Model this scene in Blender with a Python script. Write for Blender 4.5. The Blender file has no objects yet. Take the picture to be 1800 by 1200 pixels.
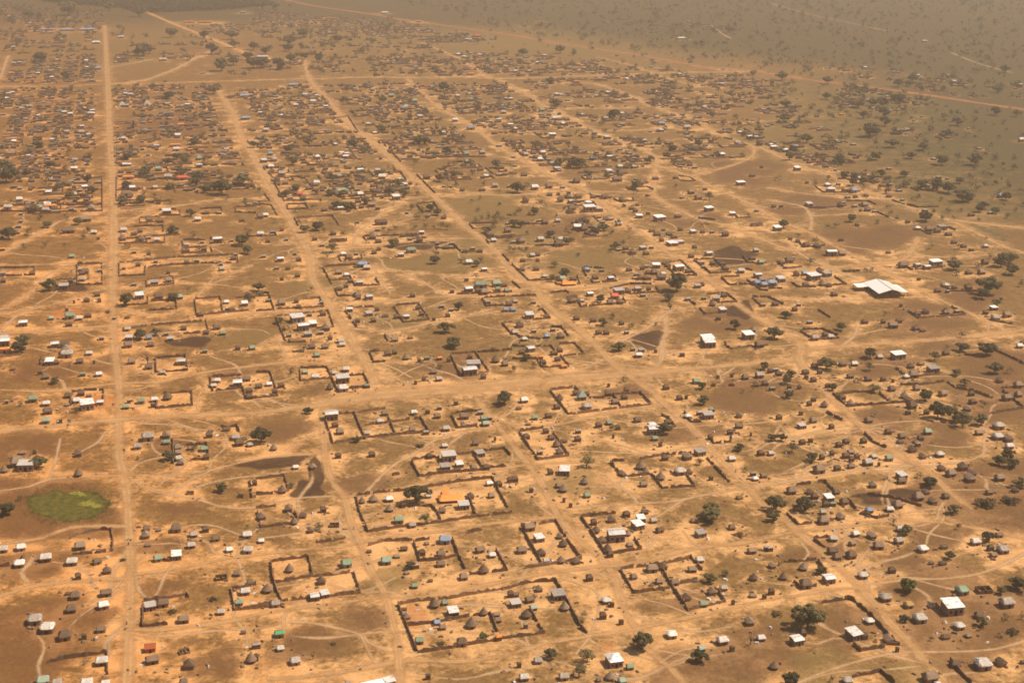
import bpy, math, random
import numpy as np
from mathutils import Vector, Matrix
random.seed(7)
rng = np.random.default_rng(7)
SC = bpy.context.scene
COL = SC.collection

# ---------------- camera: 50 mm lens from a light aircraft, 280 m up ----------------
HCAM, FPX = 280.0, 2500.0
_n = Vector((0.0093, 1.0, 803.0 / 2500.0)).normalized()      # world up, seen by the camera
_f = Vector((0, 0, -1)); _y = (_f - _n * _f.dot(_n)).normalized(); _x = _y.cross(_n)
CR = Matrix((_x, _y, _n))                                    # camera -> world
cam = bpy.data.objects.new("camera", bpy.data.cameras.new("camera"))
COL.objects.link(cam)
cam.matrix_world = Matrix.Translation((0, 0, HCAM)) @ CR.to_4x4()
cam.data.sensor_width = 36; cam.data.lens = 50
cam.data.clip_start = 1; cam.data.clip_end = 60000
SC.camera = cam

# ---------------- daylight ----------------
SUN_EL, SUN_AZ = math.radians(56), math.radians(4)           # azimuth counted from +X towards +Y
w = bpy.data.worlds.new("World"); SC.world = w; w.use_nodes = True
nt = w.node_tree; nt.nodes.clear()
sky = nt.nodes.new("ShaderNodeTexSky"); sky.sky_type = 'NISHITA'; sky.sun_disc = False
sky.sun_elevation = SUN_EL; sky.sun_rotation = math.pi / 2 - SUN_AZ
sky.dust_density = 5.0; sky.altitude = 400
bg = nt.nodes.new("ShaderNodeBackground"); bg.inputs[1].default_value = 0.075
wo = nt.nodes.new("ShaderNodeOutputWorld")
nt.links.new(sky.outputs[0], bg.inputs[0]); nt.links.new(bg.outputs[0], wo.inputs[0])
sl = bpy.data.lights.new("sun", 'SUN'); sl.energy = 4.6; sl.angle = math.radians(0.6); sl.color = (1.0, 0.835, 0.64)
so = bpy.data.objects.new("sun", sl); COL.objects.link(so)
sd = Vector((math.cos(SUN_EL) * math.cos(SUN_AZ), math.cos(SUN_EL) * math.sin(SUN_AZ), math.sin(SUN_EL)))
so.rotation_euler = sd.to_track_quat('Z', 'Y').to_euler()
SC.view_settings.view_transform = 'Standard'; SC.view_settings.look = 'None'
SC.view_settings.gamma = 1; SC.view_settings.exposure = 0.16
SC.render.engine = 'CYCLES'
SC.cycles.transparent_max_bounces = 40; SC.cycles.max_bounces = 4; SC.cycles.diffuse_bounces = 2
SC.cycles.glossy_bounces = 1; SC.cycles.volume_bounces = 1; SC.cycles.use_denoising = True
SC.cycles.sample_clamp_indirect = 3; SC.cycles.filter_width = 1.7

def ground(px, py, z=0.0):                                   # the place on the ground under a surveyed sight line
    d = CR @ Vector((px - 900, 600 - py, -FPX))
    if d.z > -60: d.z = -60
    t = (z - HCAM) / d.z
    return Vector((d.x * t, d.y * t, z))
def groundA(P, z=0.0):
    P = np.asarray(P, float)
    V = np.stack([P[:, 0] - 900, 600 - P[:, 1], np.full(len(P), -FPX)], 1) @ np.array(CR).T
    V[:, 2] = np.minimum(V[:, 2], -60)
    t = (z - HCAM) / V[:, 2]
    return np.stack([V[:, 0] * t, V[:, 1] * t], 1)
_d = CR @ Vector((175 - 900, 600 + 210, -FPX)); GRID = math.atan2(-_d.x, _d.y)   # bearing of the long streets
def pts(s, sc=1.0, ox=0, oy=0):
    return [(ox + float(a.split(',')[0]) * sc, oy + float(a.split(',')[1]) * sc) for a in s.split()]

HAZE = 0.00014

# ---- survey of the place, tile by tile (quarter-pixel survey coordinates, turned into ground metres below) ----
TILES = [
(0,900,
"w 20 250 70;w 145 235 72;w 320 312 85;w 135 350 80;r 563 228 90;k 693 252 50;w 505 338 80;r 682 333 70;r 752 398 70;r 548 440 48;r 745 555 90;r 528 575 85;k 475 550 45;w 725 643 80;r 500 668 85;w 245 745 105;w 333 803 105;r 455 858 105;r 710 808 75;r 1025 150 80;r 1030 100 60;k 1115 105 45;r 1240 105 90;w 1358 143 62;r 1443 110 55;r 1518 172 68;w 1343 220 65;w 1610 248 58;w 1742 253 75;w 1735 148 75;k 1040 210 55;g 1110 312 65;m 1240 295 75;r 1668 415 65;p 1555 440 85;r 1760 475 60;w 1722 545 75;g 1680 620 65;w 1552 685 60;m 1055 650 80;r 1145 628 95;r 1290 740 90;o 1055 940 85;r 1070 1025 105;p 1295 955 75;r 1330 1060 95;t 1765 1020 90;w 1790 925 40;k 1710 822 45;w 715 1035 90;g 300 1170 90;w 400 1180 70;w 610 1185 85;w 740 1185 65;r 1290 1175 70;k 590 860 40",
"490,185 560,155 700,125 785,125 795,200 795,275 650,290 510,300;1010,625 1190,605 1320,580 1325,600;1005,650 1005,805 1180,790;330,1060 450,1030 600,1010 755,985 755,1140;0,385 160,365 170,300;1120,340 1200,345;1625,540 1640,620 1650,690 1800,675 2000,655;1625,545 1800,510",
"1745 95 35;1130 155 22;s 1490 605 60;s 1210 690 60;s 865 330 40"),
(450,900,
"r 40 20 75;r 330 10 60;t 268 55 65;r 382 112 62;w 35 185 50;k 795 255 45;g 1005 45 75;w 1097 75 60;g 915 330 80;k 990 290 60;r 1040 240 60;r 1168 275 55;b 1328 185 90;r 1300 280 75;k 1200 200 45;r 1300 350 75;r 1575 252 80;w 1660 285 60;t 1600 395 90;r 1460 440 75;w 1125 365 45;g 1115 500 55;k 1060 405 50;t 235 388 75;g 635 350 85;t 80 530 90;r 458 472 75;w 135 628 70;m 412 582 70;m 482 562 65;m 1385 690 80;t 1255 635 90;g 1328 618 55;b 1272 757 55;r 1312 790 60;t 1515 775 100;t 1600 690 70;r 1690 700 60;r 1700 740 65;r 1790 565 50;r 1060 715 70;k 1040 660 50;g 1150 885 70;r 1448 900 90;g 163 840 80;w 170 938 60;w 275 1030 80;w 10 922 45;r 0 1010 40;M 862 1190 250;w 645 1190 40;k 1210 1140 40;k 1225 460 45;o 1705 868 45;p 550 72 70",
"10,0 35,110 250,85 300,60 270,0;730,0 790,140 1060,100 1280,75 1540,35 1800,5;1280,0 1300,60;1530,0 1550,30;105,350 370,315 400,450 125,500 105,350;400,455 560,440 685,420 735,570 500,595 180,625 0,665;130,500 150,560 180,620;1000,650 1060,800 1135,990 1400,950 1800,880;1060,800 1280,775 1500,730 1650,715;1000,650 1140,625 1350,610 1500,580 1800,530;1650,715 1700,840;790,235 900,205 1100,200;1110,215 1155,345 1300,335 1420,305;1120,205 1220,190;1380,190 1430,310 1470,400;1690,270 1770,410 1500,440;1490,145 1590,125;420,215 530,205 630,185",
"p 1195 40 95;1085 365 70;1600 860 60;b 400 1000 70;p 440 90 70;s 570 135 30;s 1310 920 60;s 540 920 40"),
(900,900,
"r 120 98 100;m 190 172 70;r 335 155 60;t 360 210 75;r 205 275 75;w 240 325 50;t 345 325 75;r 450 330 70;r 70 255 85;r 575 60 50;r 700 40 70;t 590 115 75;m 730 165 130;m 905 35 65;m 885 85 80;r 635 185 70;t 672 245 75;r 690 285 50;t 815 135 60;r 1040 112 70;w 995 45 55;r 805 5 55;k 830 210 60;k 1278 42 60;m 1327 140 75;r 1547 92 60;r 1688 258 75;w 1790 240 45;r 985 385 95;r 1060 370 75;r 855 437 62;r 1035 470 65;r 1268 388 75;r 1145 478 75;w 1320 320 65;r 545 450 55;r 190 523 65;m 325 575 100;r 25 560 60;m 25 630 80;r 125 600 80;t 100 708 90;g 150 655 60;t 370 655 80;w 660 605 70;r 640 718 58;k 705 635 30;k 768 757 38;g 95 785 35;r 1228 585 75;g 1345 630 62;r 1405 545 75;w 1488 515 62;t 1700 445 75;k 1695 565 65;k 1775 580 35;r 1670 755 85;w 1122 845 80;w 1480 890 85;w 1752 868 65;g 1333 940 60;k 1548 945 40;H 718 1035 110;g 830 1068 60;t 690 1140 85;g 775 1165 65;w 183 1025 65;w 85 1145 75;w 365 1140 75;k 610 1155 50;k 50 1058 35;k 1555 620 30",
"70,110 150,260 210,360;60,100 170,90 310,65 400,210 490,330 300,365 90,395;485,35 560,140 660,300 910,260 860,190;485,35 640,15 730,10;760,405 860,570 1110,535;770,400 940,380 1040,370 1110,500 1240,690 1500,630 1450,560;1050,370 1260,320 1335,410;1150,510 1300,480;310,485 400,650 480,800;0,525 120,495 310,485;0,880 100,870 230,850;130,690 225,850;480,810 530,850",
"1395 5 130;912 900 140;1320 1005 100;275 985 80;p 530 1000 120;1395 455 80;p 1500 420 60;p 470 1110 100;575 10 40;b 1680 890 90;s 1610 150 70;s 480 760 50;s 765 270 50"),
(1350,900,
"r 390 50 90;r 510 20 70;w 460 172 65;w 615 140 62;r 595 203 62;r 730 152 80;w 930 105 60;w 920 190 70;r 778 225 85;r 455 262 85;r 485 300 70;r 585 290 85;w 1088 247 75;w 1460 197 70;r 1628 145 60;r 1565 240 50;r 1587 285 60;w 1652 253 80;w 15 245 45;r 30 360 65;t 250 375 75;t 110 440 70;r 265 495 100;m 428 460 80;r 25 548 50;w 667 430 72;r 872 397 58;k 1150 337 45;k 1230 340 70;w 823 587 85;g 1365 540 90;p 1520 530 105;m 1295 672 135;w 1678 630 100;r 1487 710 75;w 1345 785 75;k 1410 845 60;y 990 635 70;p 1165 635 75;w 1068 735 95;k 1250 855 75;r 845 875 80;w 715 748 65;m 605 850 95;r 680 860 50;m 203 890 85;r 245 838 50;t 45 1065 80;w 560 1165 75;r 1320 1050 80;w 1510 1060 115;r 1640 1040 85;r 1140 1150 120;w 1190 1185 50;k 1795 1030 50;k 910 950 25;k 1240 225 70",
"130,10 215,90 310,80;345,70 460,60;320,195 400,250;320,185 430,178;640,10 770,45 850,30;75,375 110,350 200,350 340,335;350,340 410,430;180,490 230,540 340,520;380,640 560,610 600,620 720,720 830,850 925,935 830,930;640,975 820,950;600,930 660,980;590,1160 790,1120 890,1200;1280,1040 1380,1160 1430,1200",
"990 510 105;285 720 190;160 1170 110;1545 165 80;970 120 80;1335 95 50;450 1165 50;p 850 180 45;1280 300 60;1640 545 60;1680 730 50;1505 765 70;1765 490 110;1795 730 50;1635 855 45;960 740 60;830 1095 40;740 1110 30;510 330 30;b 880 60 50;40 25 80;s 70 710 70;1145 885 40;375 400 70;s 1720 830 80"),
(0,600,
"m 25 10 90;o 35 60 90;m 385 18 60;r 455 20 80;w 470 88 90;r 465 62 100;w 625 75 52;m 350 140 65;r 393 142 45;r 560 132 60;k 660 137 20;r 322 240 60;k 280 212 40;g 578 222 45;w 693 222 55;r 925 135 65;r 1045 172 65;m 1275 140 65;w 1300 185 30;w 1140 208 50;r 900 20 70;r 1060 15 60;r 1670 40 45;g 1770 38 50;g 1440 60 40;w 1525 265 55;w 1500 300 50;m 1670 290 70;r 1735 255 65;t 1750 340 55;r 1755 380 55;g 230 400 70;w 322 428 62;r 335 485 75;g 322 550 62;w 45 415 30;r 478 372 60;r 570 358 55;k 625 365 50;w 537 408 62;m 612 450 98;m 705 420 50;k 470 430 45;w 1085 400 55;g 990 412 60;g 885 450 50;w 905 410 30;t 1178 385 80;k 1075 440 40;w 1040 668 95;r 1170 652 80;g 1170 698 55;w 965 730 62;r 1248 735 65;r 1250 770 60;w 1253 810 60;r 1270 840 60;k 1340 735 60;g 1432 745 60;t 1470 650 55;k 1480 612 50;k 1590 605 70;w 1655 665 65;r 1680 705 80;w 1755 712 50;r 1450 805 50;t 548 783 52;t 550 920 70;m 187 875 120;r 150 860 110;t 28 893 60;k 155 768 60;k 242 765 30;p 1335 1045 55;r 1790 985 40;k 90 180 50;k 425 550 30",
"0,115 70,105 150,95;505,360 600,345 730,345 730,430;500,380 500,450;1095,120 1305,105 1320,205 1100,220 1095,120;1145,370 1350,355 1355,450 1100,475 1110,400;1480,250 1490,330 1500,350 1710,330;1490,250 1620,245 1700,240;1710,330 1730,400 1800,400;1220,680 1220,860;1310,730 1460,725 1470,820;1550,605 1670,600 1685,635;1340,835 1440,830;300,100 285,165;1760,980 1775,1100 1800,1095",
"137 25 100;385 265 60;150 438 42;268 840 100;1185 795 80;1370 745 50;1560 1020 75;b 1035 110 100;p 1710 690 60;140 1090 50;40 1170 100;965 818 30;s 1690 1080 50;105 20 50;530 475 50"),
(450,600,
"r 20 305 60;w 90 290 50;t 177 302 55;r 130 345 45;g 343 205 50;w 415 240 60;w 550 212 50;w 630 188 60;m 610 265 100;w 610 325 80;t 520 315 60;g 780 303 45;r 392 30 60;g 428 88 52;w 605 15 50;r 485 30 60;t 925 80 55;r 975 70 40;t 1055 105 60;k 1147 125 30;g 1200 110 45;o 1290 110 40;r 1355 125 35;r 1250 205 60;r 1180 257 35;k 1122 280 25;w 1285 255 52;m 1530 165 105;m 1500 210 110;r 1505 100 40;t 1685 125 75;r 1598 242 45;r 1750 150 60;m 530 522 100;t 555 580 55;r 590 625 70;w 868 550 60;r 905 495 60;w 780 632 50;r 1098 608 60;w 1195 630 45;w 1110 490 55;k 1208 485 35;w 1288 457 40;r 1275 515 62;k 1405 425 35;w 1335 602 65;r 1465 520 80;w 1578 490 45;g 1600 530 55;w 1640 530 45;g 1615 570 60;r 1460 575 60;w 1325 720 52;r 1545 703 62;k 1680 675 20;t 577 795 55;t 815 785 55;m 1355 810 110;m 1430 855 60;m 1330 875 75;t 1220 798 45;r 1530 875 60;m 1575 780 70;r 1620 875 55;p 985 910 50;w 278 870 50;r 400 870 65;t 185 1035 75;t 125 738 62;r 1785 965 50;w 1640 985 55;r 1710 995 50;r 1510 1075 65;r 1655 1070 60;O 1370 1085 190;m 1460 1145 85;r 1310 1175 65;t 745 1108 60;t 825 1098 80;w 935 1095 65;t 940 1165 75;r 1035 1140 40;w 1210 1070 50;r 472 1172 55;r 230 1165 80",
"0,220 100,220 130,300 155,385 0,400;310,195 320,280 530,260;310,190 500,185 530,250 570,340 800,320 760,235 640,245;800,75 870,70;800,80 830,150 910,145;1370,100 1440,245;1375,90 1545,80 1640,215 1560,235;1550,80 1700,70 1800,60;485,540 545,720 770,680 1000,655 1220,640 1160,540 950,570 770,590;500,520 690,505 910,475;690,500 770,690;930,530 980,655;1095,845 1150,950 1280,930 1600,905;1100,835 1200,815 1290,820;1400,800 1530,785 1600,900;1600,770 1750,755 1790,800;1640,890 1760,880;1375,520 1420,610 1640,590;1375,515 1440,500 1590,490;705,1090 730,1200;705,1085 900,1060 1050,1050 1200,1025 1430,985 1660,960 1770,1170;980,1165 1100,1155 1240,1160 1270,1200;1500,1100 1540,1200;0,970 200,945 230,1050 160,1070 0,1080;0,1175 140,1160;230,0 240,10 350,5;255,78 340,75",
"340 40 55;255 200 50;690 330 50;35 655 120;1130 1065 150;1745 390 110;710 680 60;1390 15 75;1680 50 45;1285 165 50;1755 125 50;p 1020 490 50;p 250 1000 60;1115 510 30;s 1150 730 60"),
(900,600,
"m 130 48 60;r 68 70 55;r 290 75 45;r 335 55 50;r 220 140 50;r 320 118 50;o 365 165 55;o 200 102 40;w 85 405 62;k 48 455 50;r 315 452 50;t 335 390 65;t 450 355 55;P 490 385 70;r 525 365 45;w 525 450 75;t 675 360 55;r 790 385 52;r 725 415 65;r 803 335 40;k 680 298 22;g 160 525 52;t 255 515 55;k 115 565 45;t 1083 315 50;w 465 622 45;r 462 677 55;r 100 660 55;r 238 622 50;r 275 665 60;t 313 715 65;r 335 765 65;w 195 770 45;k 365 685 60;r 610 580 55;g 683 560 50;r 745 597 40;k 712 658 20;r 882 542 65;m 982 578 55;m 995 620 90;g 1005 670 50;r 1095 555 60;k 1043 715 28;m 1378 515 80;g 1403 472 45;w 1315 495 40;w 1235 515 55;r 1178 388 50;k 1225 382 25;g 1295 272 60;r 1640 243 60;w 1740 232 65;r 1718 293 60;r 1780 288 50;k 1545 230 30;k 1448 240 25;p 1545 290 40;k 1418 296 30;r 1597 510 60;r 1597 585 65;r 1535 630 50;r 1395 665 40;k 1680 643 18;r 1750 775 55;w 1545 815 60;m 1322 772 75;r 1230 800 90;r 1075 810 55;t 905 870 85;t 940 900 60;t 1045 945 80;w 1180 905 85;r 1240 905 60;k 1400 950 35;r 925 992 65;m 370 905 80;r 270 910 45;t 510 975 70;t 360 1028 80;r 330 1000 60;g 528 1068 55;r 20 960 55;k 135 1035 32;k 412 1140 28;k 365 1103 22;r 775 915 60;g 1695 920 45;w 1710 950 50;r 1770 930 60;k 1600 1080 60;g 848 48 40;m 910 52 45;w 890 88 60;k 1010 60 25;k 1197 85 40;m 1385 15 90;r 1740 20 80;k 805 1190 60;k 935 1180 70",
"0,35 110,40 280,35 320,100;0,125 180,125;180,130 215,185 400,175 340,100;330,20 440,15 510,90 360,105;270,350 400,515 600,490 980,445 905,365 710,375;270,345 440,325 470,350;540,400 650,400;710,375 770,465;50,640 185,835 400,805 340,720 290,640;55,635 220,610;690,850 780,955 980,935 1060,1035 1285,1020 1230,940;700,845 790,840;900,830 960,820 1060,800 1260,790;1370,820 1530,990;1210,500 1260,570 1330,570;1050,520 1100,540 1150,600 1080,610;1395,680 1420,720 1540,710 1550,640;1500,0 1510,40 1550,55 1640,40 1800,30",
"752 25 85;793 262 50;1345 410 75;1335 305 60;1778 170 60;p 525 830 110;1410 1175 120;1600 740 65;715 600 55;100 105 60;160 160 50;10 185 50;p 1630 345 40;p 1695 330 40;400 940 35;p 560 770 50;p 1320 840 60;1095 815 40;b 1640 895 40;s 1300 550 50"),
(1350,600,
"W 915 100 100;w 50 190 45;t 75 220 55;r 15 200 40;g 30 322 45;r 263 208 55;k 270 240 30;r 362 208 40;r 328 165 50;r 320 262 45;r 525 150 70;w 608 150 52;r 580 235 60;r 705 255 60;r 810 258 45;r 1025 230 80;w 970 238 50;m 1160 195 80;k 880 268 20;r 1005 165 60;k 1075 145 60;r 870 325 60;r 1045 320 60;r 520 385 55;t 580 425 65;r 420 305 45;t 960 375 70;r 985 400 70;r 1230 360 70;r 1430 360 50;r 1010 445 80;r 1400 465 65;r 1115 490 45;k 985 490 40;t 290 430 40;t 397 437 65;k 320 400 40;r 150 312 35;r 220 315 30;r 78 525 50;k 232 495 35;r 318 545 62;m 238 585 58;r 447 590 40;r 707 545 65;t 243 700 52;k 300 685 35;r 498 717 48;r 548 695 50;r 672 690 48;w 745 795 50;w 702 843 75;g 852 810 58;k 780 852 22;r 583 765 60;r 548 795 55;r 588 820 45;r 625 800 45;r 585 865 60;r 487 882 55;r 360 895 95;w 20 775 50;r 380 805 40;t 450 778 35;r 845 627 50;r 940 655 60;g 1123 627 60;r 1072 672 50;g 1055 713 38;r 1015 750 70;r 1088 795 60;w 1207 783 65;w 1622 588 80;r 1485 632 65;w 1615 662 75;w 1698 727 60;r 1690 675 80;r 1220 880 65;r 1285 920 80;r 1370 875 80;r 1435 915 70;r 1420 955 90;r 1630 950 80;r 737 997 65;m 940 935 65;r 940 970 75;r 1110 1045 60;r 1055 1085 90;r 1160 1110 70;r 1250 1075 60;r 1558 1047 62;r 1740 1030 60;r 165 1040 80;r 298 1045 60;r 328 1080 55;m 428 1090 65;r 480 1045 60;r 535 1115 70;r 405 1135 50;g 455 1132 45;w 388 1185 50;b 712 1172 60;w 858 1167 58;r 910 1140 85;r 205 1160 70;w 1770 25 50;r 1790 5 40;t 1250 75 50;w 785 100 50;r 1630 265 60;r 1760 300 70;r 1760 365 60;r 1440 415 55;r 1680 390 80;k 1045 690 50;k 930 690 60",
"455,370 560,460 820,440 960,430;480,375 600,360 740,355;780,365 850,420;900,190 960,240;1040,250 1210,230 1160,170;1260,285 1320,330 1440,350 1580,400;930,305 1060,310 1240,285;1640,330 1800,320;1650,350 1800,470;1560,510 1800,470;410,500 520,555;680,650 740,710 830,750;350,990 400,985 470,1060;560,1110 620,1180;590,1095 700,1080 880,1100 1080,1160;120,240 160,280;1580,55 1700,110 1800,160;1380,95 1500,110;200,1010 300,1000",
"720 75 85;415 145 110;145 370 60;455 315 60;645 270 40;165 220 60;130 270 60;p 715 170 70;p 750 320 80;590 140 40;p 1175 95 80;1540 40 110;1370 30 80;1600 180 90;1330 210 60;1385 280 60;1700 200 50;1110 375 90;1200 480 120;1310 510 100;1390 525 80;1320 450 45;1500 550 80;1520 430 50;100 670 60;30 670 60;p 170 740 80;310 805 75;1065 935 50;1690 790 90;1720 845 80;1630 830 80;1135 970 70;1145 985 80;1780 985 90;1415 870 45;830 950 40;p 745 505 50;260 1140 110;60 1130 120;1310 1170 80;s 1700 1110 110;s 1530 1130 130;935 545 25;1260 40 30"),
(0,300,
"o 350 248 100;w 55 258 65;w 145 298 30;r 480 420 110;m 1530 490 70;w 1310 515 45;w 1418 497 35;w 1105 482 45;w 1043 465 40;w 868 415 55;r 860 460 40;r 940 440 45;r 1045 577 35;w 942 565 35;g 503 597 45;w 580 757 50;m 448 815 70;r 495 770 40;r 600 705 60;w 563 690 40;w 700 695 40;r 575 715 50;r 225 715 45;w 20 715 40;r 20 770 45;r 682 865 50;r 608 905 50;r 698 905 30;k 468 970 28;k 520 915 18;g 360 1028 45;g 490 1020 75;w 557 1030 48;y 617 1013 55;y 482 1075 55;m 163 1070 62;k 893 1020 45;w 940 793 42;m 1085 785 60;r 1185 765 60;g 998 850 45;m 980 880 65;r 1180 710 35;w 1093 632 35;w 1383 627 42;r 970 655 40;w 868 678 30;r 1310 640 40;w 1552 650 35;g 1558 685 45;r 1640 610 50;w 1653 583 30;w 1590 915 45;m 1720 930 50;w 1597 965 40;r 1410 1005 45;r 1630 970 50;w 895 1105 50;m 908 1170 60;b 1047 1165 50;m 1197 1175 50;w 1168 1140 40;r 1290 1100 50;r 1450 1130 40;r 1525 1095 65;g 1565 1135 50;w 713 1170 38;m 30 1175 60;m 1172 292 65;w 1542 290 35;r 1450 292 50;r 1700 345 45;r 1195 410 50;w 1390 340 55;w 660 430 45;r 985 420 40;r 1050 345 60;r 1130 350 40;w 1628 485 30;o 900 45 90;o 1280 50 90;w 1180 45 60;w 690 75 40;w 500 70 40;w 945 115 30;r 890 160 90;w 1090 115 45;w 1380 140 30;r 480 95 60;w 130 385 40;w 145 350 30;w 125 430 30;g 15 460 30;r 600 340 100;o 15 545 40;k 98 110 60;k 690 470 25;r 990 195 60;w 500 265 40;r 620 190 60;r 640 260 80;r 200 262 60",
"0,685 130,685 245,680 245,735 0,745;545,660 720,655 720,730;545,655 545,805 720,800 720,740;390,770 540,765;390,815 500,820;840,650 1030,630 1250,610 1400,605 1600,595 1670,590 1675,645;840,650 840,745 1020,735 1025,670;1040,680 1200,665 1400,655 1620,650;1030,770 1220,745 1225,800 1035,820 1030,770;1285,495 1290,585 1455,575 1450,540;1290,490 1450,490;1000,470 1160,460 1160,510 1005,515 1000,470;940,395 1150,390 1150,430;985,335 985,370 1150,360;985,335 1130,325;1120,280 1265,275 1270,315 1130,320;1405,270 1560,265 1560,300 1410,305;1650,260 1800,255;1655,260 1660,295 1800,300;1370,905 1550,890 1570,1000 1385,1020 1370,905;1570,1000 1750,985;1060,920 1240,910 1245,975 1050,985;850,950 1040,940 1040,880;1060,1090 1250,1075 1450,1060 1470,1140 1290,1150;860,1120 1030,1095;0,290 200,290 540,290 720,285;0,250 300,245 720,240;720,60 720,285;545,60 720,50;820,45 820,215 960,210;820,140 970,145;110,20 600,10;820,45 1100,60 1480,70",
"1560 105 120;620 408 50;583 455 50;410 425 45;322 515 42;170 535 40;203 430 50;60 430 95;465 325 40;330 370 60;280 320 45;545 350 60;1360 448 50;1210 390 45;1487 475 40;1575 500 45;893 530 45;342 803 85;1700 480 90;1740 550 70;885 905 90;p 1335 840 55;40 20 130;440 95 55;497 160 35;1600 185 35;1700 60 90;1765 105 50;1000 25 40;1390 30 90;990 190 70;1120 205 40;1200 215 40;1440 120 70;1470 45 40;560 645 45;985 1140 90;1095 1130 60;160 1180 80;s 765 990 40;1790 840 40;1750 890 60;570 170 50;650 130 60;1560 30 50;1720 200 40;620 745 40;1340 290 60;215 60 25;190 90 25;240 265 60;1190 895 50;350 95 35;1200 100 60;1010 150 40;1090 170 40;s 800 1040 30"),
(450,300,
"g 605 143 95;g 710 128 40;m 985 190 60;r 280 120 60;w 710 185 40;r 880 362 110;g 710 357 35;w 853 410 38;m 1163 430 40;w 1083 475 35;p 1095 443 90;p 575 480 110;r 543 435 60;r 412 475 45;w 465 517 38;r 180 410 35;r 82 490 40;w 213 477 30;m 172 620 52;g 272 578 30;w 50 595 40;r 300 620 45;w 143 678 38;r 225 680 40;r 290 732 45;k 180 755 35;g 1090 560 85;m 1018 588 48;r 830 570 45;r 865 545 35;w 610 580 50;w 703 578 35;r 650 605 60;b 745 660 85;w 778 678 55;r 580 710 60;w 635 725 45;t 660 770 45;m 728 785 52;r 585 825 55;r 632 805 40;r 715 868 60;m 793 885 55;r 718 888 45;m 658 970 50;m 795 1000 55;r 850 968 40;r 712 1050 45;r 825 1045 45;p 910 1010 45;m 1055 1020 48;r 1135 960 40;r 990 1020 50;r 1165 1000 40;k 1250 1035 30;g 1580 800 110;g 1690 795 70;g 1700 825 45;m 1495 832 60;r 1560 835 50;r 1745 800 50;g 1765 835 45;k 1480 760 35;k 1378 842 35;r 1605 850 70;r 1100 870 45;w 1305 945 38;w 1370 970 40;r 1348 1010 40;m 290 1038 105;m 398 1075 62;m 330 1100 85;m 365 1145 60;g 375 1005 40;r 470 1000 50;r 495 1100 80;r 195 1105 30;g 230 1150 40;w 455 1130 45;r 520 1170 40;w 595 1190 50;k 1085 1160 50;r 975 1180 60;r 180 925 70;r 283 910 40;g 83 905 40;w 460 920 35;r 300 950 40;w 1630 915 40;r 1780 930 60;b 1790 970 50;m 1603 690 45;w 1495 640 60;t 1470 560 40;w 1522 540 40;r 1575 560 45;w 1670 485 45;w 1770 365 35;w 1777 105 30;w 1320 105 30;w 1365 105 30;r 1200 45 70;k 885 183 30;r 740 250 40;r 810 240 70;k 855 260 40;k 650 275 30;r 480 270 50;k 690 245 35;w 65 310 50;r 30 320 60;r 860 490 50;r 820 460 90;r 1150 485 80;k 455 200 20;w 885 45 60;w 180 20 60;r 1085 85 35;r 870 120 60;w 1275 505 30;w 1375 505 40;r 1340 535 50;r 330 195 60;w 240 185 40;r 155 90 40;r 370 120 50;w 1680 105 50;r 1590 130 50;r 1450 130 40;w 1210 310 30;r 1320 325 40;r 1030 450 40;w 1060 290 30",
"90,10 120,50 380,45;120,65 200,215 450,205;350,60 440,170 200,190;0,235 110,245 150,315;0,225 100,215 60,165;220,240 225,275 370,270 350,235 220,240;270,330 300,390;275,335 430,325 540,320 585,385;510,500 640,495;750,465 780,495;760,465 1050,455;1060,485 1200,475;575,600 600,640 750,625 740,590;470,680 535,800;480,675 680,665 800,660;660,740 700,815 870,805 840,755;520,775 660,765;555,830 580,885 720,880;0,860 90,865 130,980 0,990;150,975 480,960 450,895 330,905;140,1030 210,1200;145,1025 350,1005 510,990 550,1100 420,1110;970,960 1040,1070 1220,1050 1140,935 980,950;630,990 670,1045;640,965 830,960;680,1060 710,1100;1590,900 1620,955 1740,950;1600,895 1750,885;1500,375 1530,410 1650,405;1510,375 1700,370;1615,485 1640,515;1620,480 1800,470;1130,30 1260,160;1440,575 1590,570;1390,520 1440,570;1260,545 1400,550;1410,870 1600,865 1800,855;1130,240 1180,300;1130,235 1250,225 1290,280;800,80 900,90 1060,70 1020,15 830,20;700,155 900,155;905,1150 930,1200;1730,1075 1800,1150;1740,1070 1800,1065;1735,590 1780,640",
"1335 1090 100;655 40 50;455 55 35;755 75 30;1035 185 35;825 210 40;668 155 35;520 160 45;610 235 65;408 250 45;285 270 50;525 262 45;430 380 80;340 405 60;478 415 45;612 435 45;p 540 530 90;p 490 590 55;970 495 80;895 405 35;935 415 35;980 400 35;1112 398 40;1190 385 40;1305 385 55;1340 390 50;1255 395 35;1100 250 55;1160 270 50;1225 255 60;1275 285 60;1130 320 50;1195 330 45;1325 320 30;1445 625 50;1550 645 60;1580 625 45;1545 740 45;1265 550 45;1270 580 40;1425 950 60;1515 210 35;1578 190 35;1710 230 35;1555 265 40;1585 325 40;1550 340 45;1640 315 45;1690 300 50;1670 330 55;1725 325 45;1780 315 45;1675 375 50;1605 90 40;1365 130 45;1410 90 50;1395 20 60;1290 45 60;1315 60 45;1190 40 40;1520 15 40;1705 150 30;1785 540 40;1780 470 50;p 395 820 50;1390 1190 90;695 675 35;1040 155 60;1135 100 35;1140 155 45;945 100 50;930 15 40;890 80 35;1040 60 50;790 20 50;p 125 350 40;280 110 60;245 130 40;365 85 45;20 130 45;p 1230 1090 40;940 140 70;p 530 370 40;300 355 40"),
(900,300,
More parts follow.
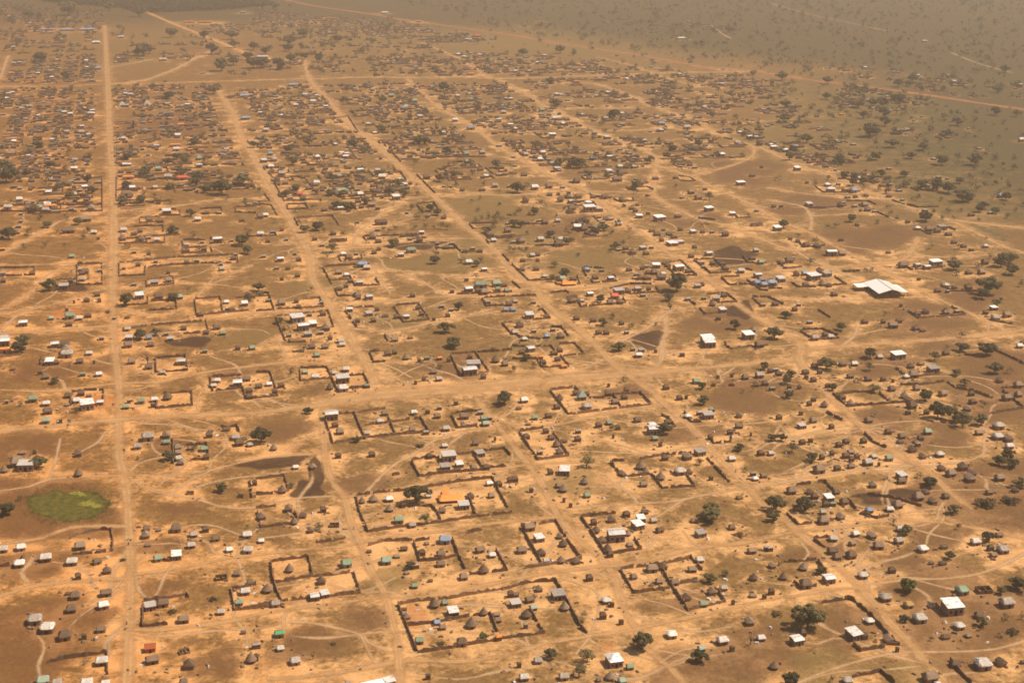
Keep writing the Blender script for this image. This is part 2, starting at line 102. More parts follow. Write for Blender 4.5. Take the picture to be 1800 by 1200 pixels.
"W 895 318 50;W 1037 335 82;W 1385 270 68;W 1608 90 65;r 1690 30 50;w 1195 183 30;W 1550 300 45;w 1720 275 30;w 1335 322 40;L 1155 503 140;m 1272 425 42;w 1408 425 35;r 1340 425 40;r 1500 445 60;r 1183 408 35;g 1065 408 30;k 985 415 60;r 1020 440 55;r 1105 440 50;r 1140 460 50;t 1052 482 35;t 1283 530 35;m 1383 580 50;r 1260 595 45;m 920 540 50;r 800 540 50;r 943 575 45;w 980 533 35;w 748 550 35;r 850 570 70;b 525 690 55;r 823 690 50;W 1015 665 60;w 945 665 40;W 1170 685 75;r 1240 700 55;w 875 722 40;r 960 710 50;r 1000 710 60;w 1060 718 45;t 900 750 40;t 945 750 50;r 1050 750 80;r 1095 660 45;r 915 680 40;t 585 745 55;m 693 752 48;r 718 733 30;g 630 695 40;O 395 782 110;g 355 755 60;r 430 755 50;w 228 735 45;r 70 690 45;r 170 685 50;m 750 848 75;r 815 840 50;m 885 825 50;w 920 868 40;r 960 825 40;W 548 862 48;o 722 880 68;w 490 905 45;r 420 910 70;r 620 890 50;r 760 915 60;r 690 920 60;w 20 910 45;w 150 918 40;b 5 970 50;m 123 1015 65;t 240 1020 45;r 55 1080 70;w 152 1120 40;b 245 1155 52;w 85 1175 50;w 20 1130 50;w 288 1110 38;r 345 1155 70;r 453 1030 50;t 570 1045 50;r 770 1065 40;t 608 1130 48;t 663 1130 48;w 805 1128 35;m 1305 805 48;r 1340 795 30;w 1235 895 42;g 1348 890 40;m 1435 895 55;r 1490 870 50;t 1410 930 60;m 1480 975 52;k 1450 1030 40;w 1335 640 40;r 1410 645 45;t 1480 650 50;w 1345 670 30;w 1610 700 60;m 1728 733 55;r 1755 765 70;b 1720 785 60;b 1785 795 60;r 1690 610 50;w 1715 555 45;g 1750 640 50;w 1765 935 40;W 1375 1190 95;W 1660 1160 80;t 1695 1110 60;w 600 170 35;r 650 185 60;r 570 180 45;r 780 200 90;r 840 260 45;r 868 275 40;k 957 295 35;k 1050 298 20;r 1165 315 50;k 880 235 30;k 790 240 25;k 950 168 25;k 440 172 25;m 545 262 90;r 420 265 70;r 410 285 60;w 600 265 45;w 610 320 35;w 635 355 40;r 660 335 50;w 690 335 40;w 750 370 50;w 190 345 40;w 320 348 45;r 100 360 50;r 230 360 60;r 520 345 80;w 200 480 60;r 60 490 90;w 340 480 60;w 280 510 30;r 330 515 80;w 10 495 40;w 140 590 45;r 75 625 45;r 180 585 40;r 180 625 30;w 265 152 35;r 265 165 45;r 325 160 30;r 340 205 60;r 95 205 90;w 160 120 60;r 260 110 60;w 355 110 35;g 870 55 35;r 935 75 45;r 905 85 60;r 1150 45 40;r 740 60 90;r 770 15 70;r 455 75 60;w 420 70 40;r 1010 50 50;r 1260 150 60;r 1310 190 70;k 1355 125 35;p 1720 370 90;r 85 25 50;k 400 150 30;k 655 390 20;r 1500 680 50",
"0,660 120,775 310,770;500,680 525,745;500,680 650,690;305,785 320,805 480,800 460,740;560,770 570,790 740,780;690,830 830,800 980,800;820,870 1040,855 1010,820;380,900 460,890;455,910 490,960 800,930 780,895;1060,650 1150,735 1300,740 1190,635 1080,650;840,765 980,765;1280,630 1400,725 1540,715;1280,630 1420,620 1500,700;1470,755 1530,805 1680,800;1475,750 1600,745;1230,900 1290,945;1370,875 1500,860 1585,925 1440,930;1690,895 1760,960;1690,890 1800,890;1620,600 1660,650 1790,650;1650,770 1750,840 1800,845;545,165 590,190 700,195;700,185 740,215 860,215 850,190;380,290 400,300 640,290 630,260;370,260 560,240;570,320 610,360 720,345;80,370 120,380 250,375;160,530 400,525;840,75 870,95 960,90;1140,40 1200,75 1290,75 1250,45 1170,40;1310,335 1430,350;1560,305 1590,335 1680,330;0,780 60,830;0,885 170,880;270,860 380,850 400,860;150,1050 270,1040 220,980 180,985;0,1130 60,1175 200,1185;270,1100 350,1105 400,1165;1320,970 1360,1010 1450,1000;770,580 880,575;0,470 80,455;1640,690 1690,705",
"1160 785 130;1118 955 50;708 1015 50;835 1095 45;925 1060 35;1010 1075 35;465 585 40;710 545 55;705 425 40;777 500 45;825 410 40;p 822 465 25;535 370 50;427 370 40;745 360 50;390 430 50;270 440 60;300 480 45;385 490 60;430 480 45;110 435 35;310 315 35;365 265 40;205 215 40;160 280 60;120 300 30;40 110 90;95 110 50;10 360 70;60 370 60;15 550 50;60 550 40;105 545 40;875 140 40;1145 105 35;p 1390 170 70;1348 375 40;670 20 45;p 540 85 50;p 300 650 60;370 715 75;p 280 750 60;625 895 60;1100 880 70;130 930 35;130 600 45;640 1060 60;1570 1080 70;1660 310 30;245 445 40;50 290 50;20 300 30"),
(1350,300,
"S 815 838 240;m 290 235 45;w 415 97 45;w 495 88 30;w 440 130 70;b 600 140 60;y 545 135 60;w 560 180 38;r 615 178 35;r 690 170 35;w 530 220 30;r 510 240 60;w 610 243 35;w 655 230 35;r 680 240 60;w 1105 272 38;W 1180 645 90;m 1115 675 50;m 1048 660 45;r 950 665 80;W 65 405 55;W 445 580 75;r 520 580 60;r 1130 410 60;m 1225 400 65;r 1190 420 60;r 1270 440 50;w 1050 400 45;t 983 353 38;t 627 375 32;k 513 480 40;k 847 565 45;t 1308 497 45;r 1375 525 45;k 1430 550 40;w 1530 525 45;t 465 862 50;w 215 935 35;r 188 968 45;w 293 1057 45;t 1193 838 50;w 1250 800 50;w 1265 840 30;t 1310 815 40;W 1587 960 50;r 1530 990 40;r 1680 1010 70;w 1600 1030 60;r 680 1055 50;r 810 1055 35;r 880 1085 80;r 920 1050 50;k 1040 1100 70;k 1080 1110 50;m 88 762 60;b 25 790 80;m 320 745 95;b 258 718 50;r 200 722 60;m 415 725 60;r 365 700 60;t 265 795 50;t 380 790 60;t 430 800 40;w 305 800 40;r 150 630 70;w 175 608 30;r 95 640 50;w 120 672 30;r 210 490 35;r 270 520 60;r 350 525 60;k 157 472 35;b 1635 175 50;w 1200 40 40;w 1260 50 20;w 1565 290 40;r 40 245 35;k 93 245 30;r 1110 985 60;r 1250 990 60;r 1050 1000 50;w 1330 980 40;w 330 1170 60;w 440 1160 50;t 400 1145 40;r 1410 815 50;w 25 1110 50;t 50 930 50;k 935 940 25;k 1060 755 30;r 1410 710 50;r 1500 710 60;w 945 200 30;r 850 175 40;r 700 270 60;w 750 280 40;k 650 275 20;k 275 78 30;r 800 100 40;r 840 130 30;r 1525 640 60;r 1430 305 50",
"255,240 300,265 400,265 550,250;700,215 760,240;550,215 700,215;330,110 390,155 560,155 650,150;870,210 960,240;975,240 1060,260 1200,255;770,295 850,330;1030,395 1120,445 1150,450;1240,390 1320,420;900,670 990,660;975,680 1010,700 1230,680;165,785 210,820 340,820;470,750 550,800 380,815;230,1130 320,1190 500,1180;235,1120 380,1115 490,1160;350,980 440,1035;985,990 1060,1040 1390,1015 1290,960;1215,800 1290,850 1480,850;1570,1020 1600,1060 1720,1080;60,640 130,690 240,680;205,490 250,540 400,530;0,830 100,830;0,890 110,940;1600,640 1750,700",
"588 330 60;485 380 45;423 390 35;765 355 40;312 632 55;1480 660 45;130 1003 65;515 1090 65;828 1000 40;1555 800 130;1610 920 60;1640 905 40;845 248 35;862 293 40;910 328 40;1110 310 90;1225 325 40;1485 338 35;1165 285 40;1270 275 40;1360 275 35;p 1145 525 50;1350 530 50;1300 620 50;1340 710 50;1310 650 90;1700 600 100;1640 630 90;1565 595 40;1720 690 80;1395 805 50;325 488 50;365 540 30;210 445 35;600 75 60;665 95 40;420 50 35;335 75 40;670 125 30;768 125 40;1015 195 35;1060 185 50;1110 120 40;1060 100 40;925 115 35;955 90 30;1190 90 90;1270 110 90;1225 195 35;1375 160 110;1410 190 60;1490 260 60;1520 235 60;1600 270 60;1660 240 35;1740 275 35;1690 310 50;1680 175 60;1630 150 40;1690 90 50;1605 75 45;1530 90 40;1430 90 30;1780 140 50;1795 230 40;1790 790 50;1510 860 80;800 10 60;820 55 45;905 55 40;740 50 30;960 15 60;540 25 60;p 80 50 50;995 70 35;1350 60 60;1370 1150 50;50 1130 100;1250 980 50;s 545 702 38;s 575 702 38;s 605 700 38;s 635 700 34;685 693 34;730 690 36"),
(0,0,
"o 1330 155 90;o 1440 155 110;T 858 738 55;T 1035 728 55;w 850 260 50;w 675 300 60;w 1425 510 40;w 1175 755 40;b 1135 785 35;b 1715 675 70;b 1725 830 80;b 330 208 110;b 470 210 110;b 610 209 110;w 205 748 50;w 570 930 50;w 860 975 55;w 830 1065 40;w 15 1020 30;w 520 1185 50;w 1145 420 60;w 1240 1050 60;o 1230 1020 90;o 1270 875 60;w 650 560 40;r 75 1080 60;r 325 1070 60;w 1400 678 30;w 915 665 50;w 1100 715 20;w 905 855 30;w 1385 1150 30;w 350 855 40;w 20 800 40;w 640 798 60;b 690 480 50;w 1040 1085 30;b 1710 88 50",
"",
"1010 355 100;1050 345 60;965 360 60;1205 230 70;1435 240 60;1630 245 75;1370 310 50;1415 315 45;1490 345 80;1290 350 45;1325 405 50;1555 460 90;1640 420 80;1625 520 55;1715 520 50;1755 495 35;1740 390 60;1780 440 90;1645 305 60;1780 320 60;850 200 50;690 195 45;933 258 35;635 230 30;280 400 80;75 125 50;285 115 45;460 520 60;950 610 55;1500 625 70;1190 660 70;1160 575 30;940 800 40;1055 815 35;265 1010 60;345 620 40;40 245 40;200 105 70;480 80 110;975 90 80;765 50 60;40 1160 90;480 1115 30;1360 985 60;1180 1130 60;1430 1150 50;1240 1090 60"),
(450,0,
"b 260 597 85;w 400 712 50;b 1040 760 60;b 1510 900 70;b 1105 975 40;b 100 1080 45;w 128 1118 45;w 210 998 40;w 293 932 35;w 455 925 35;w 68 915 50;w 1125 628 35;w 1120 468 40;o 1515 520 50;o 515 122 40;o 1145 150 50;o 1178 185 30;o 1555 253 50;w 1194 88 18;w 1625 152 14;w 905 90 60;g 950 675 45;g 1115 712 45;w 810 625 30;w 1415 380 35;w 1305 1088 35;w 1415 1080 30;g 1480 1085 50;w 1590 1072 45;w 1005 983 30;r 875 1110 30;w 700 920 25;w 760 968 30;w 1180 755 40;w 1400 845 50;w 1740 790 50;g 1745 745 60;w 45 400 90;b 1410 215 30;w 1595 368 35;w 830 868 25;w 1325 965 30;w 1435 775 20;w 60 665 40;w 140 675 40;w 730 1110 30;g 620 1135 30;w 1710 1020 40",
"300,690 340,735 430,730;340,1120 370,1165 490,1165;960,1075 1020,1140;1265,1095 1300,1110 1620,1105;440,850 650,820 720,930;1670,1145 1800,1160",
"330 230 75;238 285 85;225 330 60;318 325 55;573 265 65;690 262 45;485 310 50;535 318 55;163 268 40;65 350 60;105 340 40;240 405 60;290 385 55;340 385 60;443 405 60;530 403 45;168 450 85;30 440 100;465 495 45;562 480 45;617 500 30;693 493 35;792 345 40;745 345 40;1160 515 40;5 320 40;250 705 25;205 732 30;495 720 45;890 690 60;800 700 40;1100 695 30;1180 672 25;1330 750 45;1560 750 50;1675 575 30;1320 600 80;755 740 40;905 750 30;880 895 60;1075 815 50;1150 975 80;1195 985 60;1070 965 40;790 1035 50;1205 1060 30;1115 1130 50;1347 1080 45;1390 1150 35;1445 980 35;225 1040 60;235 1110 40;1670 875 40;1745 880 35;970 1170 35;930 130 40;125 40 60;40 40 80;250 30 40;1090 20 40;1560 290 45;1650 215 25;640 700 50;610 690 40;255 1130 40;320 1180 30;455 1120 50;400 1110 50"),
(900,0,
"o 455 573 50;o 1360 850 40;b 1050 868 60;w 990 850 30;w 1230 895 60;w 1020 825 25;W 285 950 50;w 580 935 45;w 520 918 25;w 1040 915 30;w 970 920 25;w 760 1045 40;w 595 1065 35;b 567 1113 50;w 860 1108 35;w 990 1030 30;w 1350 755 45;w 1300 820 40;w 1195 800 30;w 980 467 35;w 985 418 35;w 1485 483 22;w 412 520 22;w 590 540 20;w 270 775 40;w 205 800 40;g 210 775 50;w 310 830 80;w 245 820 40;g 280 690 35;g 390 700 40;b 390 650 40;w 670 740 22;w 790 695 40;w 1345 595 30;w 1350 655 30;w 90 180 35;w 978 225 28;b 1245 150 40;o 205 150 40;w 1195 270 80;w 215 1073 50;w 135 1098 30;w 285 1150 60;b 65 935 30;g 918 1160 25;w 1285 1172 40;w 1185 1165 30;w 1585 1005 45;w 1375 1090 40;g 1550 1100 30;w 1360 1015 40;w 1370 965 30;b 100 400 40;w 140 628 25;w 20 1160 30;w 10 1100 30;w 755 885 30;w 1060 747 20;w 800 740 20;w 1695 840 30;r 1755 1170 25;w 1135 1110 25;w 740 385 25;w 970 640 25;r 700 1010 60;r 1740 1010 60",
"1250,1110 1420,1115 1640,1105;1450,1020 1480,1040 1640,1035;160,935 220,975 300,975;1480,920 1560,920;1490,970 1550,985",
"310 730 65;745 500 40;580 465 45;715 790 75;435 365 50;340 345 60;560 335 40;910 385 35;780 430 30;450 1130 100;1455 630 50;1145 590 30;1005 740 40;995 705 35;715 670 55;912 980 45;650 915 40;725 920 30;683 962 25;815 1165 55;825 1035 50;860 1055 40;735 1120 35;1265 850 35;1575 815 50;1490 875 35;1390 785 30;1260 440 35;1530 200 60;1120 215 40;870 215 30;1190 235 25;1245 238 25;735 305 30;708 315 22;195 180 40;195 280 40;260 178 25;575 208 30;80 360 60;205 705 25;555 755 35;1110 325 35;1230 360 30;1000 635 40;270 560 60;15 845 40;340 1135 60;150 765 50;555 830 30;970 1120 60;1345 970 40;1740 1000 50;1770 445 40;1445 385 30;1365 400 30;1500 360 30;1710 360 25;1015 525 30;1128 550 30;625 860 50;1070 1030 30;1110 1040 40;1140 1040 40;1620 1090 40;1450 1080 40"),
(1350,0,
"W 20 1015 30;W 40 1037 45;W 122 1058 45;W 205 1185 45;w 475 1190 25;y 343 812 35;w 205 690 18;w 85 720 15;w 865 775 28;w 1165 1112 35;w 1780 985 45;w 1485 1040 35;w 1100 292 45;w 970 935 18;w 215 1100 40;w 850 1180 35;w 1025 842 22;w 1080 815 22;w 1410 900 18;o 515 800 35;w 420 475 40;w 600 1010 40",
"",
"98 530 70;170 632 55;125 725 65;120 815 85;285 480 50;200 432 50;75 605 45;88 670 45;420 560 60;595 595 45;690 600 50;1055 600 50;1115 700 50;810 715 80;740 715 60;720 910 110;760 920 60;825 850 70;563 950 50;560 795 45;1290 790 45;1455 835 45;910 840 35;1460 1115 90;1225 1120 80;1090 1020 70;1100 1040 50;1010 1085 60;945 1010 30;520 1000 30;705 1110 50;155 1095 60;1590 1100 40;1735 1100 40;1575 1165 40;1650 1155 35;1735 1170 50;1530 1080 30;1335 1105 50;1210 990 30;1230 1035 30;1265 930 60;1145 910 50;1010 920 50;1225 230 40;1390 210 50;900 210 30;1040 225 30;615 272 30;1600 150 50;1670 480 60;1450 490 30;1060 440 40;1040 110 40;1550 20 40;570 550 30;850 515 30;435 750 30;490 715 30;1270 325 40;960 230 30;730 375 35;385 365 30;40 425 30;140 430 30;465 400 25;545 380 25;300 440 25;665 470 30;705 545 25;505 205 25;665 185 25;960 650 50;1020 545 60;920 580 60;1465 790 40;570 1135 50;1625 960 30;1780 940 40;840 1000 30"),
]
# roads and paths: name, look, width in metres, stops
ROADS = [
("road","broad sandy",10,"184,45 187,100 190,150 192,220 197,300 200,360 200,420 199,480 198,560 203,620 209,680 209,740 210,800 222,860 226,930 230,1000 228,1080 222,1230"),
("road","orange sandy",12,"250,18 300,40 350,60 400,80 435,95"),
("road","broad sandy",11,"385,160 410,200 425,240 455,290 475,330 500,370 525,410 545,450 550,490 575,530 600,565 620,600 645,640 660,675"),
("road","broad sandy",10,"535,105 545,140 580,180 610,215 650,245 700,290 740,325 780,360 820,400 860,430 900,475 940,505 955,530 985,555 1030,590 1060,620 1090,650 1135,680 1180,720 1220,755 1260,800 1310,850 1345,890 1370,905 1412,942 1450,975 1500,1020 1537,1060 1562,1092 1600,1130 1620,1155 1670,1210"),
("road","broad sandy",9,"715,138 760,180 800,205 840,230 880,260 940,295 990,320 1040,340 1090,385 1140,420 1190,455 1230,480 1270,510 1310,545 1370,580 1408,605 1405,630 1420,655 1440,677 1460,697 1480,717 1520,755 1540,775 1575,797 1600,812 1625,822 1645,840 1675,870 1710,895"),
("road","narrow sandy",7,"740,75 800,100 850,130 900,150 950,182 985,198 1025,220 1062,235 1095,250 1150,275 1152,300 1150,340 1170,357 1230,386 1270,395 1350,425 1387,440"),
("road","sandy",8,"1047,147 1100,165 1140,185 1175,197 1225,217 1275,240 1325,257 1350,265 1400,290 1450,305 1490,322 1525,337 1575,355 1600,365 1662,385 1712,407 1762,432 1810,448"),
("road","sandy",7,"1325,257 1322,275 1280,293 1230,305 1212,312"),
("road","sandy",8,"1152,290 1212,310 1250,327 1300,350 1335,367 1350,377 1380,392 1425,410 1457,427 1505,452 1532,467 1575,485 1612,507 1662,532 1705,550 1740,572"),
("road","sandy",14,"1660,385 1725,393 1810,402"),
("road","wide main",12,"-10,755 60,752 120,745 210,738 300,733 400,728 480,722 560,712 650,700 750,690"),
("road","wide main",32,"560,710 650,696 750,688 850,679 950,669 1050,661 1130,655 1170,652"),
("road","wide main",13,"1130,656 1170,652 1250,645 1330,638 1390,632 1420,615 1500,607 1600,600 1700,592 1810,579"),
("road","red gravel",13,"500,0 560,12 650,25 720,37 780,45 900,62 960,73 1040,85 1140,100 1240,118 1340,128 1400,138 1500,150 1600,163 1700,178 1820,196"),
("road","cross",8,"600,540 675,530 775,522 850,517 900,512 937,506 1012,507 1075,500 1150,495 1212,494 1250,491 1312,482 1350,480 1400,475 1475,470 1530,465 1575,460 1595,450 1615,417"),
("road","cross",9,"-10,152 100,152 190,148 300,146 390,143 540,139 662,136 712,137 812,136 900,138 1050,133 1125,131 1200,128 1275,127 1337,125"),
("path","trodden",6,"985,191 1060,191 1125,190"),("path","trodden",5,"1070,230 1120,229 1175,225"),
("road","cross",6,"232,1010 300,1000 350,992 400,980 450,975 525,966 612,959 662,947 750,937 825,925 900,916 987,908"),
("road","cross",7,"220,1105 252,1107 325,1102 400,1092 460,1078 500,1072 575,1062 662,1050 725,1050 800,1040 900,1018 1000,1002 1062,995 1100,992 1150,982 1212,965 1300,955 1350,945 1410,932 1475,927 1550,915 1625,915 1725,930 1810,949"),
("road","cross",6,"470,1192 525,1190 625,1177 700,1162 745,1160 825,1162 900,1147 962,1130 1037,1117 1112,1107 1175,1092 1250,1077 1312,1062 1350,1053 1400,1047 1450,1037 1500,1033"),
("road","sandy",8,"567,715 568,730 570,775 575,825 590,855 605,872 612,900 620,925 635,957 650,1000 675,1040 685,1075 695,1112 700,1150 702,1175 706,1220"),
("road","sandy",7,"837,700 862,735 887,762 900,780 925,812 945,837 960,865 975,895 987,912 1012,945 1050,975 1075,1005 1087,1040 1100,1075 1115,1100 1137,1140 1175,1170 1215,1215"),
("road","cross",6,"605,874 700,860 800,837 875,825 925,817 1012,812 1070,807"),
("path","trodden",5,"1120,885 1187,880 1250,867 1312,857 1350,852 1412,840 1487,827 1550,820 1612,817"),
("path","trodden",3.5,"1050,835 1087,852 1120,885 1060,888 1000,892"),
("path","trodden",4.5,"1485,990 1550,1010 1625,1017 1675,1015 1725,1007 1762,992 1810,968"),
("path","trodden",3.5,"1512,1030 1562,1022 1625,1017"),
("path","trodden",4.5,"1380,1210 1450,1180 1525,1157 1575,1147 1605,1145 1675,1145 1750,1140 1810,1123"),
("path","trodden",4.5,"-10,864 50,855 87,842 150,837 210,835"),("path","trodden",3,"87,842 96,815 102,790 106,770"),
("path","trodden",4.5,"215,842 230,835 300,835 375,825 425,812 500,800 572,797"),
("path","trodden",4.5,"228,840 262,860 300,870 350,877 387,890 450,892 525,875 590,872"),
("path","trodden",3.5,"300,870 332,845 375,825"),
("road","cross",6,"-10,685 100,687 200,675 275,672 325,662 375,652 450,643 512,636 575,640 637,640"),
("road","cross",7,"-10,587 100,580 200,572 275,567 375,560 450,551 525,547 590,541"),
("path","trodden",4,"-10,452 50,420 87,400 112,387 180,372"),("path","trodden",3,"-10,467 75,465 130,462 195,455"),
("path","trodden",3,"-10,550 50,517 75,490 100,475 130,462"),("path","trodden",3,"-10,552 87,537 150,515 205,500"),
("path","trodden",4,"-10,592 37,550 75,540"),("path","trodden",4.5,"205,371 250,367 325,360 375,352 450,349"),
("path","trodden",3.5,"205,400 250,377 275,367"),("path","trodden",3,"320,497 375,497 412,480 445,465"),
("path","trodden",2.5,"345,525 360,505 375,490 400,470"),("path","trodden",2.5,"375,499 450,510"),
("path","trodden",3.5,"212,540 250,552 287,555 325,542"),("path","trodden",3.5,"622,434 625,415 650,392 675,372 710,357"),
("road","cross",6,"545,438 612,435 675,430 750,422 800,419 840,420"),
("road","cross",6,"625,352 737,347 775,346 837,342 900,343 1000,337 1060,337 1117,339 1150,340"),
("path","trodden",5,"795,388 820,391 826,400 815,405"),("path","trodden",3,"650,467 700,475 762,482 825,485 900,482"),
("path","trodden",3,"655,467 675,500 687,517"),("path","trodden",2.5,"710,480 750,500 782,520"),
("path","trodden",5,"615,577 675,582 725,575 770,565 860,550"),("path","trodden",4,"660,655 712,672 735,684"),
("path","trodden",3.5,"575,640 610,622 632,615"),("path","trodden",3.5,"485,590 495,610 507,632"),
("path","trodden",2.5,"250,732 262,720 278,712"),("path","trodden",2.5,"347,722 350,695 362,675 350,662"),
("path","trodden",3.5,"1000,662 1050,637 1075,630"),("path","trodden",6,"1140,667 1150,650 1162,632 1165,600 1170,587 1171,550 1182,540"),
("path","trodden",5,"1090,600 1137,577 1170,552 1190,540"),("path","trodden",2.5,"1105,595 1162,612 1200,627 1245,637"),
("path","trodden",3.5,"1165,625 1187,617 1250,615"),("road","cross",6,"1165,710 1100,720 1037,732 975,747 900,745 870,735"),
("path","trodden",4,"1030,765 1100,785 1150,797 1212,785 1240,780"),("path","trodden",3.5,"1255,785 1350,775 1400,765"),
("path","trodden",4,"1440,762 1512,752"),("path","trodden",3.5,"1525,750 1575,742 1650,740 1712,747 1735,755"),
("path","trodden",4,"1735,755 1730,780 1727,800 1687,812 1625,820"),
("road","sandy",8,"-10,1052 37,1035 112,1022 222,1017"),("road","sandy",7,"-10,957 75,945 125,927 222,925"),
("path","trodden",5,"50,1024 37,1007 50,992 60,975"),("path","trodden",4.5,"642,867 670,837 700,812 725,800 762,775 812,757 870,752"),
("path","trodden",2,"500,792 550,762 565,740"),("path","trodden",4.5,"507,1092 550,1095 625,1112 650,1130 690,1148"),
("path","trodden",2.5,"635,1117 650,1150 660,1165"),("path","trodden",3,"985,1015 1037,1032 1052,1045 1052,1075 1040,1112 1032,1125 1012,1150"),
("path","trodden",2.5,"1095,1047 1162,1060 1212,1080"),("path","trodden",2.5,"1200,932 1222,957 1240,960"),
("path","trodden",2.5,"1137,967 1157,942"),("path","trodden",3.5,"1160,1165 1200,1142 1250,1138"),
("path","trodden",4.5,"1350,330 1425,342 1500,347 1570,352"),("path","trodden",4.5,"1350,352 1407,362 1425,380 1425,405"),
("path","trodden",3,"1430,380 1525,375"),("path","trodden",3.5,"1462,430 1575,445 1650,452 1712,450 1800,445"),
("path","trodden",4.5,"1385,425 1412,450 1462,472 1510,492"),("path","trodden",3.5,"1362,522 1425,527 1525,527"),
("path","trodden",5,"1510,570 1500,592 1480,608"),("path","trodden",6,"0,140 12,105 16,98"),
("path","trodden",7,"192,147 250,142 300,125 350,100 375,88"),("path","trodden",5,"192,118 230,112 270,104"),
("path","trodden",3,"1400,210 1290,215 1200,205"),("path","trodden",5,"1250,45 1270,60 1285,68"),("path","trodden",6,"1350,5 1420,25 1480,38 1560,55"),
("path","trodden",5,"1670,92 1720,112 1780,128"),("path","trodden",4,"1050,100 1120,118 1180,140 1230,152"),
]
# burnt, brown, grassy and red ground: kind, centre, half-size
PATCH = [("burnt",1140,596,30,14),("burnt",1287,450,38,15),("burnt",335,601,38,8),("burnt",120,505,30,8),("burnt",480,813,58,9),("burnt",557,832,15,28),("burnt",540,862,26,15),
("burnt",1302,545,24,13),("brown",640,1088,46,24),("burnt",732,431,46,7),("brown",378,1167,46,22),("brown",280,1035,38,16),("brown",50,782,60,24),("burnt",1562,872,60,12),("grass",686,1018,34,22),
("brown",540,1130,60,30),("brown",90,1070,60,20),("brown",160,1085,40,20),("brown",1230,1175,90,40),("brown",1440,970,60,18),("brown",1590,985,40,22),("brown",1650,940,60,25),("brown",80,650,60,16),
("brown",1480,600,20,8),("brown",1270,560,60,22),("brown",1330,690,80,30),("brown",1290,700,40,20),("grass",1450,1180,70,40),("grass",1600,1185,60,30),("brown",800,645,60,20),("brown",190,640,30,18),
("brown",260,960,60,12),("brown",330,890,50,10),("grass",1000,850,60,20),("brown",1190,1060,60,14),("brown",630,850,60,14),("brown",700,735,0,0),("brown",560,685,16,11),("brown",1500,425,70,22),
("brown",1000,400,60,14),("grass",850,360,70,22),("grass",1000,460,60,20),("brown",1220,385,60,12),("brown",1310,300,60,20),("grass",700,560,70,14),("grass",780,460,90,14),("grass",560,500,50,12),
("brown",290,220,60,20),("grass",140,90,150,40),("grass",280,60,90,25),("grass",600,60,140,20),("grass",1000,60,250,40),("brown",1750,650,60,40),("brown",1650,600,50,20),("brown",1700,520,60,30),
("brown",1760,880,60,60),("brown",1680,860,80,40),("grass",1700,300,160,70),("grass",1500,200,200,60),("burnt",1435,825,0,0),("brown",1550,740,60,25),("brown",1640,770,70,20),
("brown",1700,1100,140,70),("brown",1640,1020,90,30),("brown",1500,1100,60,40),("brown",1750,700,80,40),("brown",1620,560,80,30),("brown",1550,640,60,20),("brown",60,1130,90,60),("brown",60,990,70,25),("brown",120,920,100,30),("brown",1200,760,70,16),("brown",1320,1150,90,50),("brown",1100,690,50,12),("brown",420,650,60,10),("brown",500,755,50,14),("brown",300,780,40,10),("brown",60,880,100,45),("grass",940,600,60,14),("grass",430,590,70,10),("grass",880,420,90,20),("grass",1080,450,60,14),("brown",1580,410,70,16),("brown",1420,360,80,14),("red",125,700,0,0),("red",120,550,28,8),("red",1065,1135,14,7),("red",728,1075,18,14),("red",732,1092,22,10),("red",180,705,25,10),("red",1270,490,20,4)]  # right and lower-left browns also paint lens darkening into the soil
# dense quarters and scrub seen too small to survey one by one: outline, plots per hectare, share of trees
QUARTERS = [
("0,158 182,152 190,372 0,378",1.0,.12),("0,98 180,95 182,148 0,146",.9,.05),("200,150 380,148 455,335 205,352",.75,.14),
("398,165 540,146 690,292 745,345 500,350 470,310 440,245",.85,.16),("565,152 705,146 860,252 935,312 745,318 700,282 655,238",.7,.2),
("730,150 900,150 1140,285 1140,335 1010,322 880,250",.75,.18),("880,92 1120,112 1310,250 1200,300 1060,225 930,155 790,95",.6,.2),
("1100,120 1340,132 1560,330 1450,300 1330,250 1150,180",.5,.35),("450,18 700,38 880,72 760,76 450,42",.7,.12),("330,45 450,42 450,60 330,60",.4,.1),
("700,90 880,132 730,134 640,110",.35,.2),("0,10 180,22 180,40 0,40",.35,.4),("1480,150 1640,175 1600,200 1480,190",.5,.6),("1560,225 1700,235 1690,245 1560,240",.8,.3),("1450,290 1640,330 1620,345 1480,320",.7,.4),
("1000,30 1200,40 1350,55 1100,50",.25,.4),("0,22 180,42 182,95 0,95",.45,.35),("195,60 330,60 430,95 380,110 200,112",.18,.5),("450,45 740,78 900,132 640,136 460,130",.22,.4),("205,430 540,450 560,545 205,560",.16,.3),("1450,110 1800,150 1800,190 1500,150",.2,.6),
("205,355 450,350 520,410 205,430",.35,.3),("520,345 740,330 800,400 560,430",.3,.3),("820,330 1100,330 1180,440 900,460",.22,.3)]
SCRUB = [("700,0 1800,0 1800,180 1350,130 900,60",7.5),("1350,140 1800,195 1800,390 1560,350 1400,240",6.5),("900,70 1350,130 1300,150 900,100",2.5),("1450,330 1800,390 1800,470 1620,420 1450,380",2.0),("430,20 900,70 900,130 560,130 440,60",1.6),("1500,600 1800,600 1800,1200 1650,1200 1450,680",.12),("200,400 1400,400 1450,1100 600,1100 240,800",.12),("0,0 250,0 180,50 0,95",2.0),
("1600,380 1800,400 1800,470 1620,420",.7),("200,30 450,70 450,110 200,90",.4),("1550,560 1800,600 1800,900 1620,800",.55),("830,340 1120,330 1170,440 900,470",.5),("640,230 900,300 860,360 700,330",.4),("0,380 180,380 180,460 0,470",.4),
("200,150 380,150 455,335 205,352",.5),("395,165 545,145 740,330 520,340",.5),("0,155 180,150 180,370 0,375",.35),("720,150 1100,200 1300,310 1000,330",.45)]
WOOD = "60,0 475,0 470,10 440,14 400,18 350,20 300,22 250,23 215,15 180,12 120,8"
